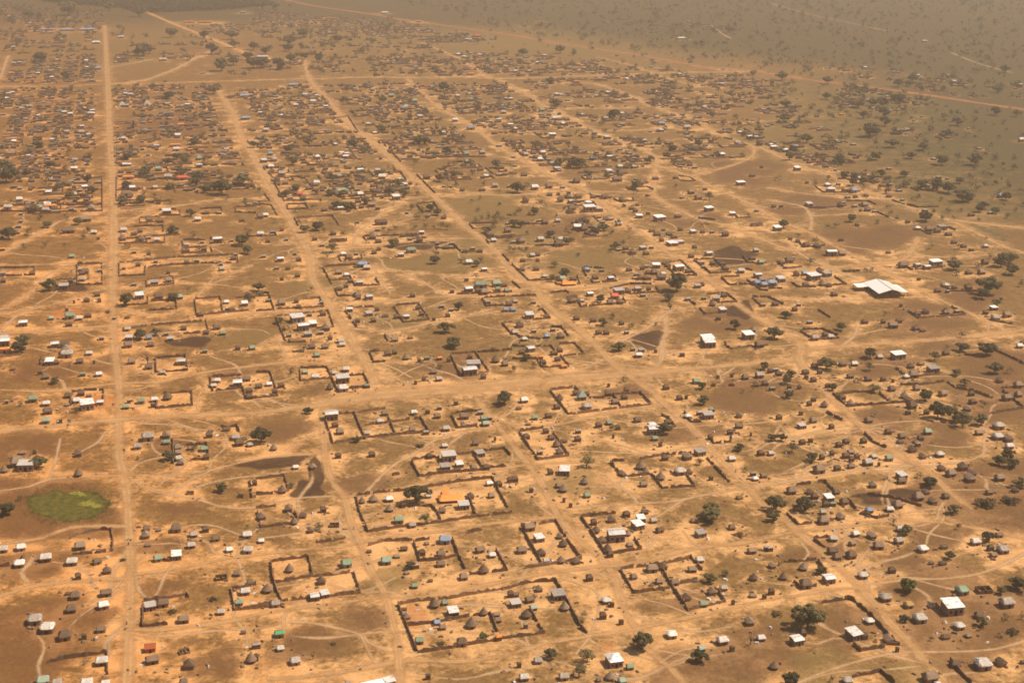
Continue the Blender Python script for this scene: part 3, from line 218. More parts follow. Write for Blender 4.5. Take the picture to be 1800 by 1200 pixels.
LAND = [("green pond",120,888),("big orange tent roof",793,872),("big white warehouse",1555,500),("largest round tree",1190,497),
("orange tent roof mid town",998,495),("orange block at the left edge",8,615),("red roof at left edge",88,362),("green roofed compound mid town",850,500),
("blue roof near the second road",637,465),("steel roofs at bottom edge",665,1197),("hipped metal roof house",1080,1160),("big lower right tree",1421,1080),
("large burnt triangle",1140,596),("bright white eastern roof",1579,625),("green pyramid roof",1022,696),("four white roofed sheds",532,578),
("long three yard compound",660,745),("main crossroads",212,738),("wide main road junction",1145,660),("lone bright green hut",490,1110),
("tall southern white house",795,1073),("burnt field by the bend",550,840),("white L shaped roof",1188,427),("blue tarpaulin pair",1340,497),
("bend of the red road",1700,178),("two pale tents",236,185),("dark grove on sandy square",470,100),("big tree in the western block",390,326),
("grey flat barn",670,391),("big dark tree far right",1715,279),("fork of the eastern roads",1325,257),("blue roof in the far rows",580,149),
("white eastern roofs",1375,262),("tall western steel house",153,712),("far market orange roof",360,38),("bottom middle tree",1128,1125),
("long lower right steel house",1674,1068),("lower right roofless shell",1730,1032),("white southern row house",1082,941),("twin tin roofs",826,640),
("middle dark grove",1000,415),("blue shed by the wood",1758,344),("brown field at the left edge",50,782),("far orange roof",1013,143)]
PEOPLE = [(226,956),(162,1022),(223,1095),(119,750),(622,928),(1196,731),(802,836),(570,760),(1293,828),(273,753),(420,870),(615,703)]
# ---------------- helpers ----------------
def tag(o, label=None, cat=None, group=None, kind=None):
    if label: o["label"] = label
    if cat: o["category"] = cat
    if group: o["group"] = group
    if kind: o["kind"] = kind
    return o
def mk(name, V, F, mats, mi=None, smooth=False):
    me = bpy.data.meshes.new(name); me.from_pydata([tuple(map(float, v)) for v in V], [], F)
    for m in (mats if isinstance(mats, (list, tuple)) else [mats]): me.materials.append(m)
    if mi is not None: me.polygons.foreach_set("material_index", mi)
    if smooth: me.polygons.foreach_set("use_smooth", [True] * len(F))
    me.update(); return me
def obj(name, me, parent=None):
    o = bpy.data.objects.new(name, me); COL.objects.link(o)
    if parent: o.parent = parent
    return o
class N:                                                      # tiny node builder
    def __init__(s, name, rough=0.9, spec=0.2):
        s.m = bpy.data.materials.new(name); s.m.use_nodes = True; s.t = s.m.node_tree
        s.b = s.t.nodes["Principled BSDF"]; s.b.inputs["Roughness"].default_value = rough
        s.b.inputs["Specular IOR Level"].default_value = spec
    def n(s, typ, ins={}, **kw):
        q = s.t.nodes.new(typ)
        for k, v in kw.items(): setattr(q, k, v)
        for k, v in ins.items():
            if hasattr(v, "is_output"): s.t.links.new(v, q.inputs[k])
            else: q.inputs[k].default_value = v
        return q
    def noise(s, scale, vec=None, detail=3, rough=.6, out=0):
        i = {"Scale": scale, "Detail": detail, "Roughness": rough}
        if vec is not None: i["Vector"] = vec
        return s.n("ShaderNodeTexNoise", i).outputs[out]
    def ramp(s, fac, stops):
        q = s.n("ShaderNodeValToRGB", {"Fac": fac}); e = q.color_ramp.elements
        while len(e) < len(stops): e.new(.5)
        for k, (p, c) in enumerate(stops):
            e[k].position = p; e[k].color = (*c, 1) if len(c) == 3 else c
        return q.outputs[0]
    def mix(s, f, a, b, mode='MIX'):
        q = s.n("ShaderNodeMix", data_type='RGBA', blend_type=mode)
        for k, v in ((0, f), (6, a), (7, b)):
            if hasattr(v, "is_output"): s.t.links.new(v, q.inputs[k])
            else: q.inputs[k].default_value = (*v, 1) if isinstance(v, tuple) and len(v) == 3 else v
        return q.outputs[2]
    def math(s, op, a, b=0.0, c=0.0, clamp=False):
        q = s.n("ShaderNodeMath", operation=op, use_clamp=clamp)
        for k, v in enumerate((a, b, c)):
            if hasattr(v, "is_output"): s.t.links.new(v, q.inputs[k])
            else: q.inputs[k].default_value = v
        return q.outputs[0]
    def step(s, x, lo, hi):
        q = s.n("ShaderNodeMapRange", {"Value": x, "From Min": lo, "From Max": hi}, interpolation_type='SMOOTHSTEP'); return q.outputs[0]
    def col(s, c): s.t.links.new(c, s.b.inputs["Base Color"]); return s
    def bump(s, h, dist=.1, st=.6):
        s.t.links.new(s.n("ShaderNodeBump", {"Height": h, "Strength": st, "Distance": dist}).outputs[0], s.b.inputs["Normal"]); return s
def geo(q): return q.n("ShaderNodeNewGeometry").outputs["Position"]
def oc(q): return q.n("ShaderNodeTexCoord").outputs["Object"]
def rnd(q): return q.n("ShaderNodeObjectInfo").outputs["Random"]
def simple(name, cols, scale=1.2, rough=.9, spec=.2, vary=.5, bump=0.0):
    q = N(name, rough, spec); f = q.noise(scale, oc(q), 5)
    f2 = q.math('ADD', q.math('MULTIPLY', f, 1 - vary), q.math('MULTIPLY', rnd(q), vary))
    k = len(cols); q.col(q.ramp(f2, [(.2 + .6 * i / max(1, k - 1), c) for i, c in enumerate(cols)]))
    if bump: q.bump(q.noise(scale * 6, oc(q), 4), bump)
    return q.m
M = {}
M['thatch'] = simple('weathered_thatch', [(.125,.078,.048), (.215,.142,.092), (.33,.235,.16)], 1.8, bump=.15)
M['straw'] = simple('dry_straw', [(.30,.17,.06), (.45,.28,.10)], 1.5, bump=.15)
M['mud'] = simple('mud_wall', [(.13,.07,.035), (.22,.12,.06), (.33,.19,.10)], .8, bump=.05)
M['fence'] = simple('dark_earth_and_reed_fence', [(.11,.060,.034), (.20,.115,.064), (.36,.215,.12)], 1.3, vary=.3, bump=.2)
M['dark'] = simple('painted_interior_shade', [(.02,.013,.01), (.035,.02,.015)])  # near black puts the shade inside doors, windows and warehouse into colour
M['wood'] = simple('grey_wood', [(.10,.07,.045), (.2,.14,.09)])
M['bark'] = simple('bark', [(.07,.045,.03), (.14,.10,.07)])
def tinmat():
    q = N('bright_sheet_metal', .4, .5); f = q.noise(.9, oc(q), 5, .7); b_ = q.mix(rnd(q), (.60,.57,.52), (.90,.89,.86))
    q.col(q.mix(q.step(f, .50, .68), b_, (.36,.25,.17))); return q.m
M['tin'] = tinmat()
M['tingrey'] = simple('dull_sheet_metal', [(.28,.24,.20), (.46,.41,.36), (.58,.54,.49)], .6, .5, .4, .5)
M['white'] = simple('pale_plastic_sheet', [(.24,.18,.13), (.50,.44,.37), (.86,.83,.77)], .9, .6, .3, .4)
M['green'] = simple('green_tarpaulin', [(.20,.22,.14), (.22,.31,.20), (.32,.38,.29)], .7, .6, .3, .55)
M['greenb'] = simple('bright_green_tarpaulin', [(.04,.30,.13), (.08,.42,.2)], .7, .6)
M['blue'] = simple('blue_tarpaulin', [(.17,.22,.30), (.27,.34,.44)], .7, .6, .3, .5)
M['whiteroof'] = simple('whitewashed_sheet_roof', [(.80,.78,.73), (.92,.91,.88)], .25, .5, .4, .2)
M['teal'] = simple('grey_green_sheet', [(.20,.28,.22), (.30,.38,.31)], .7, .6)
M['orange'] = simple('orange_tarpaulin', [(.72,.22,.04), (.86,.34,.09)], .4, .6, .3, .3)
M['red'] = simple('faded_red_tarpaulin', [(.55,.10,.05), (.65,.17,.09)], .7, .6)
M['rust'] = simple('rusty_sheet', [(.28,.07,.025), (.40,.11,.04)], .9, .7)
M['brick'] = simple('brown_plaster', [(.20,.12,.075), (.33,.22,.15)], .6, vary=.5)
M['tent'] = simple('pale_tent_canvas', [(.42,.37,.27), (.52,.46,.35)], .6)
def leafmat(name, a, b, c):
    q = N(name, .75, .25); f = q.noise(3.0, oc(q), 3); i = q.math('ADD', q.math('MULTIPLY', f, .6), q.math('MULTIPLY', rnd(q), .4))
    q.col(q.ramp(i, [(.25, a), (.5, b), (.75, c)])); return q.m
M['leaf'] = leafmat('dark_foliage', (.055,.050,.021), (.105,.092,.036), (.19,.155,.062))
M['leafp'] = leafmat('pale_dry_foliage', (.12,.10,.04), (.18,.15,.06), (.26,.20,.09))
M['leafb'] = leafmat('bright_foliage', (.06,.075,.015), (.10,.11,.02), (.15,.15,.03))
M['scrub'] = leafmat('dry_scrub', (.07,.045,.02), (.12,.08,.035), (.19,.12,.055))
M['skin'] = simple('dark_skin', [(.06,.03,.02), (.08,.045,.03)])
M['cloth'] = simple('clothing', [(.05,.05,.09), (.3,.08,.05), (.5,.45,.4)], .3, vary=.95)

def se(u, p):                                                 # superellipse footprint
    c, s = math.cos(u), math.sin(u)
    return math.copysign(abs(c) ** (2 / p), c), math.copysign(abs(s) ** (2 / p), s)
def roof_mesh(name, mat, w, d, ridge, h, z0, p=6, n=28, rings=5, bulge=1.15, jit=.05, thick=.22, seed=0):
    r = random.Random(seed); V, F = [], []
    ring0 = []
    for k in range(n):
        a, b = se(2 * math.pi * (k + .5) / n, p); ring0.append((a * w / 2, b * d / 2))
    V += [(x * .97, y * .97, z0 - thick) for x, y in ring0]
    for i in range(rings + 1):
        t = i / rings
        for x, y in ring0:
            tx = max(-ridge / 2, min(ridge / 2, x)); zz = z0 + h * (t ** (1 / bulge))
            j = jit * (1 if i < rings else .4)
            V.append((x + (tx - x) * t * .985 + r.uniform(-j, j), y * (1 - t * .97) + r.uniform(-j, j), zz + r.uniform(-j, j)))
    for i in range(rings + 1):
        for k in range(n):
            a, b = i * n + k, i * n + (k + 1) % n
            F.append((a, b, b + n, a + n))
    F.append(tuple(range(n - 1, -1, -1))); F.append(tuple((rings + 1) * n + k for k in range(n)))
    return mk(name, V, F, mat)
def prism(name, mat, w, d, z0, z1, p=6, n=24, jit=.02, seed=0):
    r = random.Random(seed); V = []
    for z in (z0, z1):
        for k in range(n):
            a, b = se(2 * math.pi * (k + .5) / n, p); V.append((a * w / 2 + r.uniform(-jit, jit), b * d / 2 + r.uniform(-jit, jit), z))
    F = [(k, (k + 1) % n, (k + 1) % n + n, k + n) for k in range(n)] + [tuple(range(n - 1, -1, -1)), tuple(range(n, 2 * n))]
    return mk(name, V, F, mat)
def boxes(name, mats, L):                                     # L: (x0,x1,y0,y1,z0,z1[,mat])
    V, F, mi = [], [], []
    for q in L:
        x0, x1, y0, y1, z0, z1 = q[:6]; b = len(V)
        V += [(x, y, z) for z in (z0, z1) for x, y in ((x0, y0), (x1, y0), (x1, y1), (x0, y1))]
        F += [tuple(b + i for i in f) for f in ((3,2,1,0), (4,5,6,7), (0,1,5,4), (1,2,6,5), (2,3,7,6), (3,0,4,7))]
        mi += [q[6] if len(q) > 6 else 0] * 6
    return mk(name, V, F, mats, mi)
def sheet(name, mat, w, d, z0, rise, kind='gable', thick=.06, nx=24, seed=0, corr=.03):
    """corrugated sheet roof: ridge along X ('gable') or a single slope along Y"""
    r = random.Random(seed); ny = 4; V, F = [], []
    for lay in (0, 1):
        for j in range(ny + 1):
            v = j / ny; y = (v - .5) * d
            hz = rise * (1 - abs(2 * v - 1)) if kind == 'gable' else rise * v
            for i in range(nx + 1):
                V.append(((i / nx - .5) * w, y, z0 + hz + (corr if i % 2 else -corr) + lay * thick))
    W = nx + 1; T = W * (ny + 1)
    for j in range(ny):
        for i in range(nx):
            a = j * W + i
            F.append((a + W, a + W + 1, a + 1, a)); F.append((T + a, T + a + 1, T + a + W + 1, T + a + W))
    for i in range(nx):
        F.append((i, i + 1, T + i + 1, T + i)); b = ny * W + i; F.append((b + 1, b, T + b, T + b + 1))
    for j in range(ny):
        a = j * W; F.append((a + W, a, T + a, T + a + W)); b = a + nx; F.append((b, b + W, T + b + W, T + b))
    return mk(name, V, F, mat)
def end_walls(V, F, w, d, z1, rise, kind):
    pass
def walls_box(name, mat, w, d, z1, rise=0, kind='gable'):     # plastered shell whose tops follow the roof
    x, y = w / 2, d / 2
    if kind == 'gable':
        P = [(-y, 0), (y, 0), (y, z1), (0, z1 + rise), (-y, z1)]
    else:
        P = [(-y, 0), (y, 0), (y, z1 + rise), (-y, z1)]
    n = len(P); V = [(sx * x, a, b) for sx in (-1, 1) for a, b in P]
    F = [tuple(range(n - 1, -1, -1)), tuple(range(n, 2 * n))] + [(k, (k + 1) % n, (k + 1) % n + n, k + n) for k in range(n)]
    return mk(name, V, F, mat)

# ---------------- prototypes: each a list of (part, mesh, [sub-parts]) ; nominal width 5 m ----------------
PROTO = {}
def door_window(w, d, zs=1.9, win=True, s=1.0):
    L = [('door', boxes('door', M['dark'], [(-.42, .42, -d / 2 - .06, -d / 2 + .05, 0, 1.65 * s)]))]
    if win:
        for x in (-w * .32, w * .32):
            L.append(('window', boxes('window', M['dark'], [(x - .35, x + .35, -d / 2 - .05, -d / 2 + .04, .9, 1.6)])))
    return L
for v, (w0, d0, h0, rd) in enumerate([(4.9, 4.6, 1.7, 2.7), (5.0, 4.3, 1.5, 3.3), (4.7, 4.9, 1.9, 2.2), (5.1, 4.0, 1.3, 3.9)]):
    PROTO['r', v] = [('wall', prism('wall', M['mud'], w0 * .86, d0 * .84, 0, 2.0, 7, seed=v)),
                     ('roof', roof_mesh('roof', M['thatch'], w0, d0, rd, h0, 1.85, 7, seed=v, jit=.09))] + door_window(w0 * .86, d0 * .84, win=False)
for v, hh in enumerate((2.9, 2.5, 3.4)):
    pk = roof_mesh('peak', M['straw'], .5, .5, 0, .45, 1.5 + hh, 2, n=8, rings=2, jit=.02, thick=.05)
    PROTO['t', v] = [('wall', prism('wall', M['mud'], 4.0, 4.0, 0, 1.6, 2, seed=v)),
                     ('roof', roof_mesh('roof', M['thatch'], 5.0, 5.0, 0, hh, 1.5, 2, rings=6, bulge=1.02, seed=9 + v, jit=.07), [('roof_peak', pk)])] + door_window(4, 4.0, win=False)
for v, (w0, d0) in enumerate([(5, 4.0), (5, 3.2), (4.6, 4.4)]):
    PROTO['k', v] = [('wall', prism('wall', M['fence'], w0 * .9, d0 * .85, 0, 1.5, 4, jit=.1, seed=v)),
                     ('roof', roof_mesh('roof', M['scrub'] if v == 1 else M['thatch'], w0, d0, 2.2, .8, 1.5, 3.2, seed=v + 4, jit=.16))]
for K, mt in (('w', 'white'), ('g', 'green'), ('b', 'blue'), ('o', 'red'), ('y', 'straw')):
    for v, (w0, d0, h0, rd, p) in enumerate([(4.9, 5.2, 1.1, 3.0, 5), (5.0, 4.6, 1.4, 3.4, 6), (4.8, 5.4, 1.0, 2.0, 4)]):
        PROTO[K, v] = [('wall', prism('wall', M['mud'] if v else M['brick'], w0 * .88, d0 * .86, 0, 2.1, 7, seed=v)),
                       ('roof', roof_mesh('roof', M[mt], w0, d0, rd, h0, 2.05, p, bulge=1.5, seed=20 + v, jit=.11, thick=.35))] + door_window(w0 * .88, d0 * .86, win=False)
PROTO['g', 2][1] = ('roof', roof_mesh('roof', M['greenb'], 4.9, 4.1, 3, .95, 1.75, 6, bulge=1.4, seed=31, jit=.08, thick=.3))
PROTO['o', 1][1] = ('roof', roof_mesh('roof', M['orange'], 4.9, 4.1, 3, .8, 1.75, 6, bulge=1.3, seed=32, jit=.08, thick=.3))
PROTO['o', 2][0] = ('wall', prism('wall', M['rust'], 4.4, 3.8, 0, 1.9, 9)); PROTO['o', 2][1] = ('roof', sheet('roof', M['rust'], 4.9, 4.3, 1.9, .5, 'slope'))
for K, mts in (('m', ('tin', 'tingrey')), ('W', ('whiteroof', 'whiteroof'))):
    for v, (w0, d0, kd, ri, hz) in enumerate([(5, 5.9, 'slope', .6, 2.6), (5, 5.6, 'gable', .5, 2.7), (5, 5.0, 'slope', .4, 2.4)]):
        seam = boxes('ridge_cap', M['tingrey'], [(-w0 / 2 + .05, w0 / 2 - .05, -.12, .12, hz + ri + .1, hz + ri + .17)]) if kd == 'gable' else boxes('seam', M['tingrey'], [(-.06, .06, -d0 / 2 + .1, d0 / 2 - .1, hz + ri / 2 + .02, hz + ri / 2 + .09)])
        sub = [('ridge_cap', seam)] if kd == 'gable' else []
        z0 = hz - .02 if ri > 0 else hz
        PROTO[K, v] = [('wall', walls_box('wall', M['brick'], w0 * .9, d0 * .88, hz - .08 if ri > 0 else hz - .1, ri * .92, kd)),
                       ('roof', sheet('roof', M[mts[0] if v != 2 else mts[1]], w0, d0, hz, ri, kd), sub)] + door_window(w0 * .9, d0 * .88)
def slope_mesh(name, mat, P, th=.15):                          # four corners -> thick panel
    V = list(P) + [(a, b, c - th) for a, b, c in P]
    return mk(name, V, [(0,1,2,3), (7,6,5,4), (0,4,5,1), (1,5,6,2), (2,6,7,3), (3,7,4,0)], mat)
# hipped, pyramid and big roofs
PROTO['H', 0] = [('wall', walls_box('wall', M['brick'], 4.5, 5.4, 2.5, 0)), ('roof', roof_mesh('roof', M['tin'], 5, 6, .4, 1.5, 2.55, 12, n=36, bulge=1, jit=0, thick=.1))] + door_window(4.5, 5.4)
PROTO['P', 0] = [('wall', walls_box('wall', M['mud'], 4.2, 4.2, 2.2, 0)), ('roof', roof_mesh('roof', M['teal'], 5, 5, 0, 3.4, 2.25, 12, n=36, bulge=1, jit=0, thick=.1))] + door_window(4.2, 4.2)
PROTO['T', 0] = [('canvas', roof_mesh('canvas', M['tent'], 5, 7, .6, 4.2, .15, 8, n=32, bulge=1.5, jit=.05, thick=.14)), ('door', boxes('door', M['dark'], [(-.5, .5, -3.6, -3.4, .02, 1.6)]))]
PROTO['O', 0] = [('roof', roof_mesh('roof', M['orange'], 5, 3.3, 3.6, 1.0, 1.1, 9, n=48, bulge=1.05, jit=.03, thick=.08)), ('wing_roof', slope_mesh('wing_roof', M['orange'], [(-1.6, 1.2, 1.35), (-.2, 1.2, 1.75), (.3, 4.2, 1.75), (-1.0, 4.2, 1.2)], .06)),
                 ('wall', walls_box('wall', M['mud'], 4.4, 2.6, 1.05, 0))] + [('pole', boxes('pole', M['wood'], [(x - .04, x + .04, y - .04, y + .04, 0, 1.06)])) for x in (-2.3, 2.3) for y in (-1.4, 1.4)]
PROTO['M', 0] = [('wall', boxes('wall', M['brick'], [(-2.4, .75, -.7, .7, 0, .85), (.8, 2.4, -.7, .7, 0, .85)])),
                 ('roof', boxes('roof', M['tin'], [(-2.5, .78, -.8, .8, .86, .9)])), ('roof', boxes('roof', M['tin'], [(.86, 2.5, -.85, .85, .88, .93)])),
                 ('door', boxes('door', M['dark'], [(-.3, 0, -.73, -.69, 0, .6)]))]
PROTO['L', 0] = [('wall', boxes('wall', M['brick'], [(-2.3, 0, -1.5, 1.5, 0, .85), (.002, 2.3, -.1, 1.5, 0, .85)])),
                 ('roof', boxes('roof', M['tin'], [(-2.45, .06, -1.6, 1.6, .87, .92)])), ('roof', boxes('roof', M['tin'], [(.08, 2.45, -.2, 1.6, .85, .90)])),
                 ('door', boxes('door', M['dark'], [(-1.3, -1, -1.53, -1.48, 0, .6)]))]
def pen(seed):
    r = random.Random(seed); w_, d_, t_ = 2.5, 1.7, .16; L = []
    L += [(-w_, w_, d_ - t_, d_, 0, 1.5), (-w_, -w_ + t_, -d_, d_ - t_ - .002, 0, 1.35), (w_ - t_, w_, -d_, d_ - t_ - .002, 0, 1.42)]
    L += [(-w_ + t_ + .002, -.5, -d_, -d_ + t_, 0, 1.3), (.4, w_ - t_ - .002, -d_, -d_ + t_, 0, 1.38), (.3, .3 + t_, -d_ + t_ + .002, d_ - t_ - .002, 0, 1.25)]
    return L
PROTO['p', 0] = [('wall', boxes('wall', M['fence'], pen(1))), ('doorway_lintel', boxes('doorway_lintel', M['wood'], [(-.5, .4, -1.7, -1.56, 1.39, 1.5)]))]
PROTO['p', 1] = [('wall', boxes('wall', M['brick'], pen(2) + [(-1.2, -1.2 + .15, -1.53, 1.53, 0, 1.31)])), ('doorway_lintel', boxes('doorway_lintel', M['wood'], [(-.5, .4, -1.7, -1.56, 1.39, 1.5)]))]
# the warehouse, true size: ridge along Y
def gable_y(w_, l_, z, rise, th=.15):
    x = w_ / 2; y = l_ / 2
    return [(-x, -y, z), (0, -y, z + rise), (x, -y, z), (-x, y, z), (0, y, z + rise), (x, y, z)], th
PROTO['S', 0] = [('roof', slope_mesh('roof', M['whiteroof'], [(-10, -15, 3.9), (0.05, -15, 6.7), (0.05, 15, 6.7), (-10, 15, 3.9)])),
                 ('roof', slope_mesh('roof', M['tin'], [(.06, -15, 6.7), (10, -15, 3.9), (10, 15, 3.9), (.06, 15, 6.7)])),
                 ('ridge_cap', boxes('ridge_cap', M['tingrey'], [(-.2, .3, -15, 15, 6.75, 6.85)])),
                 ('wall', boxes('wall', M['dark'], [(-9.2, 9.2, 14.2, 14.4, 0, 3.7), (-9.4, -9.21, 2, 14.4, 0, 3.6)])),  # walls coloured near black for the shade under the open roof
                 ('annex_roof', slope_mesh('annex_roof', M['whiteroof'], [(10.05, -11, 3.75), (14, -11, 3.1), (14, 9, 3.1), (10.05, 9, 3.75)])),
                 ('annex_roof', slope_mesh('annex_roof', M['whiteroof'], [(-18, 5, 3.3), (-10.05, 5, 3.75), (-10.05, 15, 3.75), (-18, 15, 3.3)]))] + \
                [('post', boxes('post', M['wood'], [(x - .15, x + .15, y - .15, y + .15, 0, z)])) for x, y, z in
                 ((-9.2, -14.6, 3.8), (9.2, -14.6, 3.8), (0, -14.6, 6.4), (-4.6, -14.6, 5.1), (4.6, -14.6, 5.1), (-9.2, -7, 3.8), (9.2, -7, 3.8), (-9.2, 0, 3.8), (9.2, 0, 3.8), (9.2, 8, 3.8), (13.6, -10.6, 2.9), (13.6, 8.6, 2.9), (-17.6, 5.5, 3.0), (-17.6, 14.5, 3.0))]

# ---------------- trees ----------------
def tube(V, F, a, b, ra, rb, n=6):
    a, b = Vector(a), Vector(b); d = (b - a).normalized(); u = d.orthogonal().normalized(); v = d.cross(u); k0 = len(V)
    for c, r in ((a, ra), (b, rb)):
        for k in range(n):
            t = 2 * math.pi * k / n; V.append(tuple(c + (u * math.cos(t) + v * math.sin(t)) * r))
    F += [(k0 + k, k0 + (k + 1) % n, k0 + n + (k + 1) % n, k0 + n + k) for k in range(n)] + [tuple(k0 + k for k in range(n - 1, -1, -1)), tuple(k0 + n + k for k in range(n))]
def crown(r, n_cl, per, leaf, flat, zc, spread=1.0):
    C = []
    for _ in range(n_cl):
        t = r.uniform(0, 6.283); rr = (.24 + .16 * r.random()) * spread * (1 if r.random() < .7 else .4) * (1 + .22 * math.sin(2 * t + n_cl) + .12 * math.sin(3 * t + per)); zz = r.uniform(-1, 1)
        C.append((rr * math.cos(t), rr * math.sin(t), zc + zz * flat * math.sqrt(max(0, 1 - (rr / .4) ** 2)) * .8, r.uniform(.09, .17)))
    V, F = [], []
    for cx, cy, cz, cr in C:
        for _ in range(per):
            d = Vector((r.gauss(0, 1), r.gauss(0, 1), r.gauss(0, 1))).normalized(); q = cr * r.uniform(.55, 1.08)
            c = Vector((cx, cy, cz)) + Vector((d.x * q, d.y * q, d.z * q * .75))
            nn = (d + Vector((r.uniform(-.6, .6), r.uniform(-.6, .6), r.uniform(-.3, .9)))).normalized()
            u = nn.orthogonal().normalized(); u.rotate(Matrix.Rotation(r.uniform(0, 6.28), 3, nn)); v = nn.cross(u); s = leaf * r.uniform(.6, 1.3); k = len(V)
            V += [tuple(c + u * s), tuple(c + v * s * .7), tuple(c - u * s), tuple(c - v * s * .7)]; F.append((k, k + 1, k + 2, k + 3))
    return V, F, C
TREE = {}
for v in range(9):
    r = random.Random(100 + v)
    kind = 'd' if v < 5 else 'p' if v < 7 else 'b' if v == 7 else 's'
    ncl, per, leaf, flat, zc = {'d': (34, 110, .040, .34, .50), 'p': (28, 60, .028, .32, .50), 'b': (16, 8, .02, .25, .6), 's': (20, 70, .036, .16, .2)}[kind]
    if v == 3: flat, zc = .40, .56
    V, F, C = crown(r, ncl, per, leaf, flat, zc)
    cm = mk('crown', V, F, M['leaf'] if kind == 'd' and v != 4 else M['leafb'] if v == 4 else M['leafp'] if kind == 'p' else M['scrub'])
    V, F = [], []
    top = (r.uniform(-.02, .02), r.uniform(-.02, .02), zc * .45)
    tube(V, F, (0, 0, 0), top, .035, .025)
    tm = mk('trunk', V, F, M['bark']); V, F = [], []
    for k in range(7 if kind != 'b' else 16):
        c = C[k % len(C)]; mid = Vector(top).lerp(Vector(c[:3]), .5) + Vector((0, 0, .03)); tube(V, F, top, mid, .016, .010, 5); tube(V, F, mid, c[:3], .010, .004, 5)
    TREE[v] = (cm, tm, mk('limb', V, F, M['bark']))
# ---------------- read the survey ----------------
NOM = {'S': None}
huts, fences, trees = [], [], []
for ox, oy, H, Wl, T in TILES:
    for e in H.split(';'):
        if not e.strip(): continue
        k, a, b, c = e.split(); huts.append([k, ox + float(a) / 4, oy + float(b) / 4, float(c) / 4])
    for e in Wl.split(';'):
        if e.strip(): fences.append([(ox + x / 4, oy + y / 4) for x, y in pts(e)])
    for e in T.split(';'):
        q = e.split(); k = q.pop(0) if len(q) == 4 else 'd'
        trees.append([k, ox + float(q[0]) / 4, oy + float(q[1]) / 4, float(q[2]) / 4])
def dist_at(x, y):
    g = ground(x, y); return math.sqrt(g.x ** 2 + g.y ** 2 + HCAM ** 2)
# dense far quarters: plots laid out on the street grid
ca, sa = math.cos(GRID), math.sin(GRID)
def to_px(P):                                                  # world xy -> picture px
    v = CR.transposed() @ (Vector((P[0], P[1], 0)) - Vector((0, 0, HCAM)))
    return 900 - v.x / v.z * FPX, 600 + v.y / v.z * FPX
def inside(P, poly):
    P = np.asarray(P, float); x, y = P[:, 0], P[:, 1]; r = np.zeros(len(P), bool); q = np.asarray(poly, float)
    for i in range(len(q)):
        x0, y0 = q[i]; x1, y1 = q[i - 1]
        with np.errstate(divide='ignore', invalid='ignore'):
            r ^= ((y0 > y) != (y1 > y)) & (x < (x1 - x0) * (y - y0) / (y1 - y0) + x0)
    return r
ROADL = []
for nme, look, wd, s in ROADS:
    P = groundA(pts(s)); Q = []
    for i in range(len(P) - 1):
        p0, p1, p2, p3 = P[max(0, i - 1)], P[i], P[i + 1], P[min(len(P) - 1, i + 2)]
        m = max(2, min(14, int(np.linalg.norm(p2 - p1) / 6)))
        for k in range(m):
            t = k / m; Q.append(.5 * ((2 * p1) + (-p0 + p2) * t + (2 * p0 - 5 * p1 + 4 * p2 - p3) * t * t + (-p0 + 3 * p1 - 3 * p2 + p3) * t ** 3))
    Q.append(P[-1]); ROADL.append((nme, look, wd, np.array(Q)))
def seg_dist(X, A, B):
    d = B - A; L = (d * d).sum() + 1e-9; t = np.clip(((X - A) @ d) / L, 0, 1); return np.hypot(*(X - (A + t[:, None] * d)).T)
RP = np.concatenate([q[3] for q in ROADL]); RW = np.concatenate([np.full(len(q[3]), q[2]) for q in ROADL])
def road_clear(x, y, m=1.0):
    return (np.hypot(RP[:, 0] - x, RP[:, 1] - y) - RW * .5 > m + 3).all()
r = random.Random(11)
known = [tuple(ground(h[1], h[2]).xy) for h in huts]
KN = np.array(known)
fhuts, ffences, ftrees = [], [], []                            # world items
for spec, dens, tf in QUARTERS:
    poly = groundA(pts(spec)); lo, hi = poly.min(0), poly.max(0)
    R = np.array([[ca, sa], [-sa, ca]]); uv = poly @ R.T; ulo, uhi = uv.min(0), uv.max(0)
    pw, pd = 26.0, 20.0
    nu, nv = int((uhi[0] - ulo[0]) / pw), int((uhi[1] - ulo[1]) / pd)
    for i in range(nu + 1):
        for j in range(nv + 1):
            if r.random() > min(1, dens * .85): continue
            u, v = ulo[0] + (i + .5) * pw + r.uniform(-2, 2), ulo[1] + (j + .5) * pd + r.uniform(-2, 2)
            c = np.array([u, v]) @ R
            if not inside([c], poly)[0] or not road_clear(c[0], c[1], 6): continue
            if len(KN) and np.hypot(KN[:, 0] - c[0], KN[:, 1] - c[1]).min() < 16 and c[1] < 1250: continue
            a, b = pw * .44, pd * .40; cor = [(u - a, v - b), (u + a, v - b), (u + a, v + b), (u - a, v + b)]
            gap = r.randrange(4)
            if r.random() < .7:
                gap = r.choice((0, 2, 0, 2, 1, 3)); seq = [cor[(gap + k) % 4] for k in range(r.choice((2, 2, 3, 4)))]
                ffences.append([np.array(q) @ R for q in seq])
            for _ in range(r.choice((2, 3, 3, 4, 6))):
                q = np.array([u + r.uniform(-a, a) * .8, v + r.uniform(-b, b) * .8]) @ R
                k = r.choices('rktwmgbo', (.50, .24, .06, .10, .05, .012, .010, .012))[0]
                fhuts.append([k, q[0], q[1], r.uniform(3.8, 6.8)])
            for _ in range(int(tf * 4 + r.random())):
                q = np.array([u + r.uniform(-a, a), v + r.uniform(-b, b)]) @ R; ftrees.append(['d', q[0], q[1], r.uniform(5, 10)])
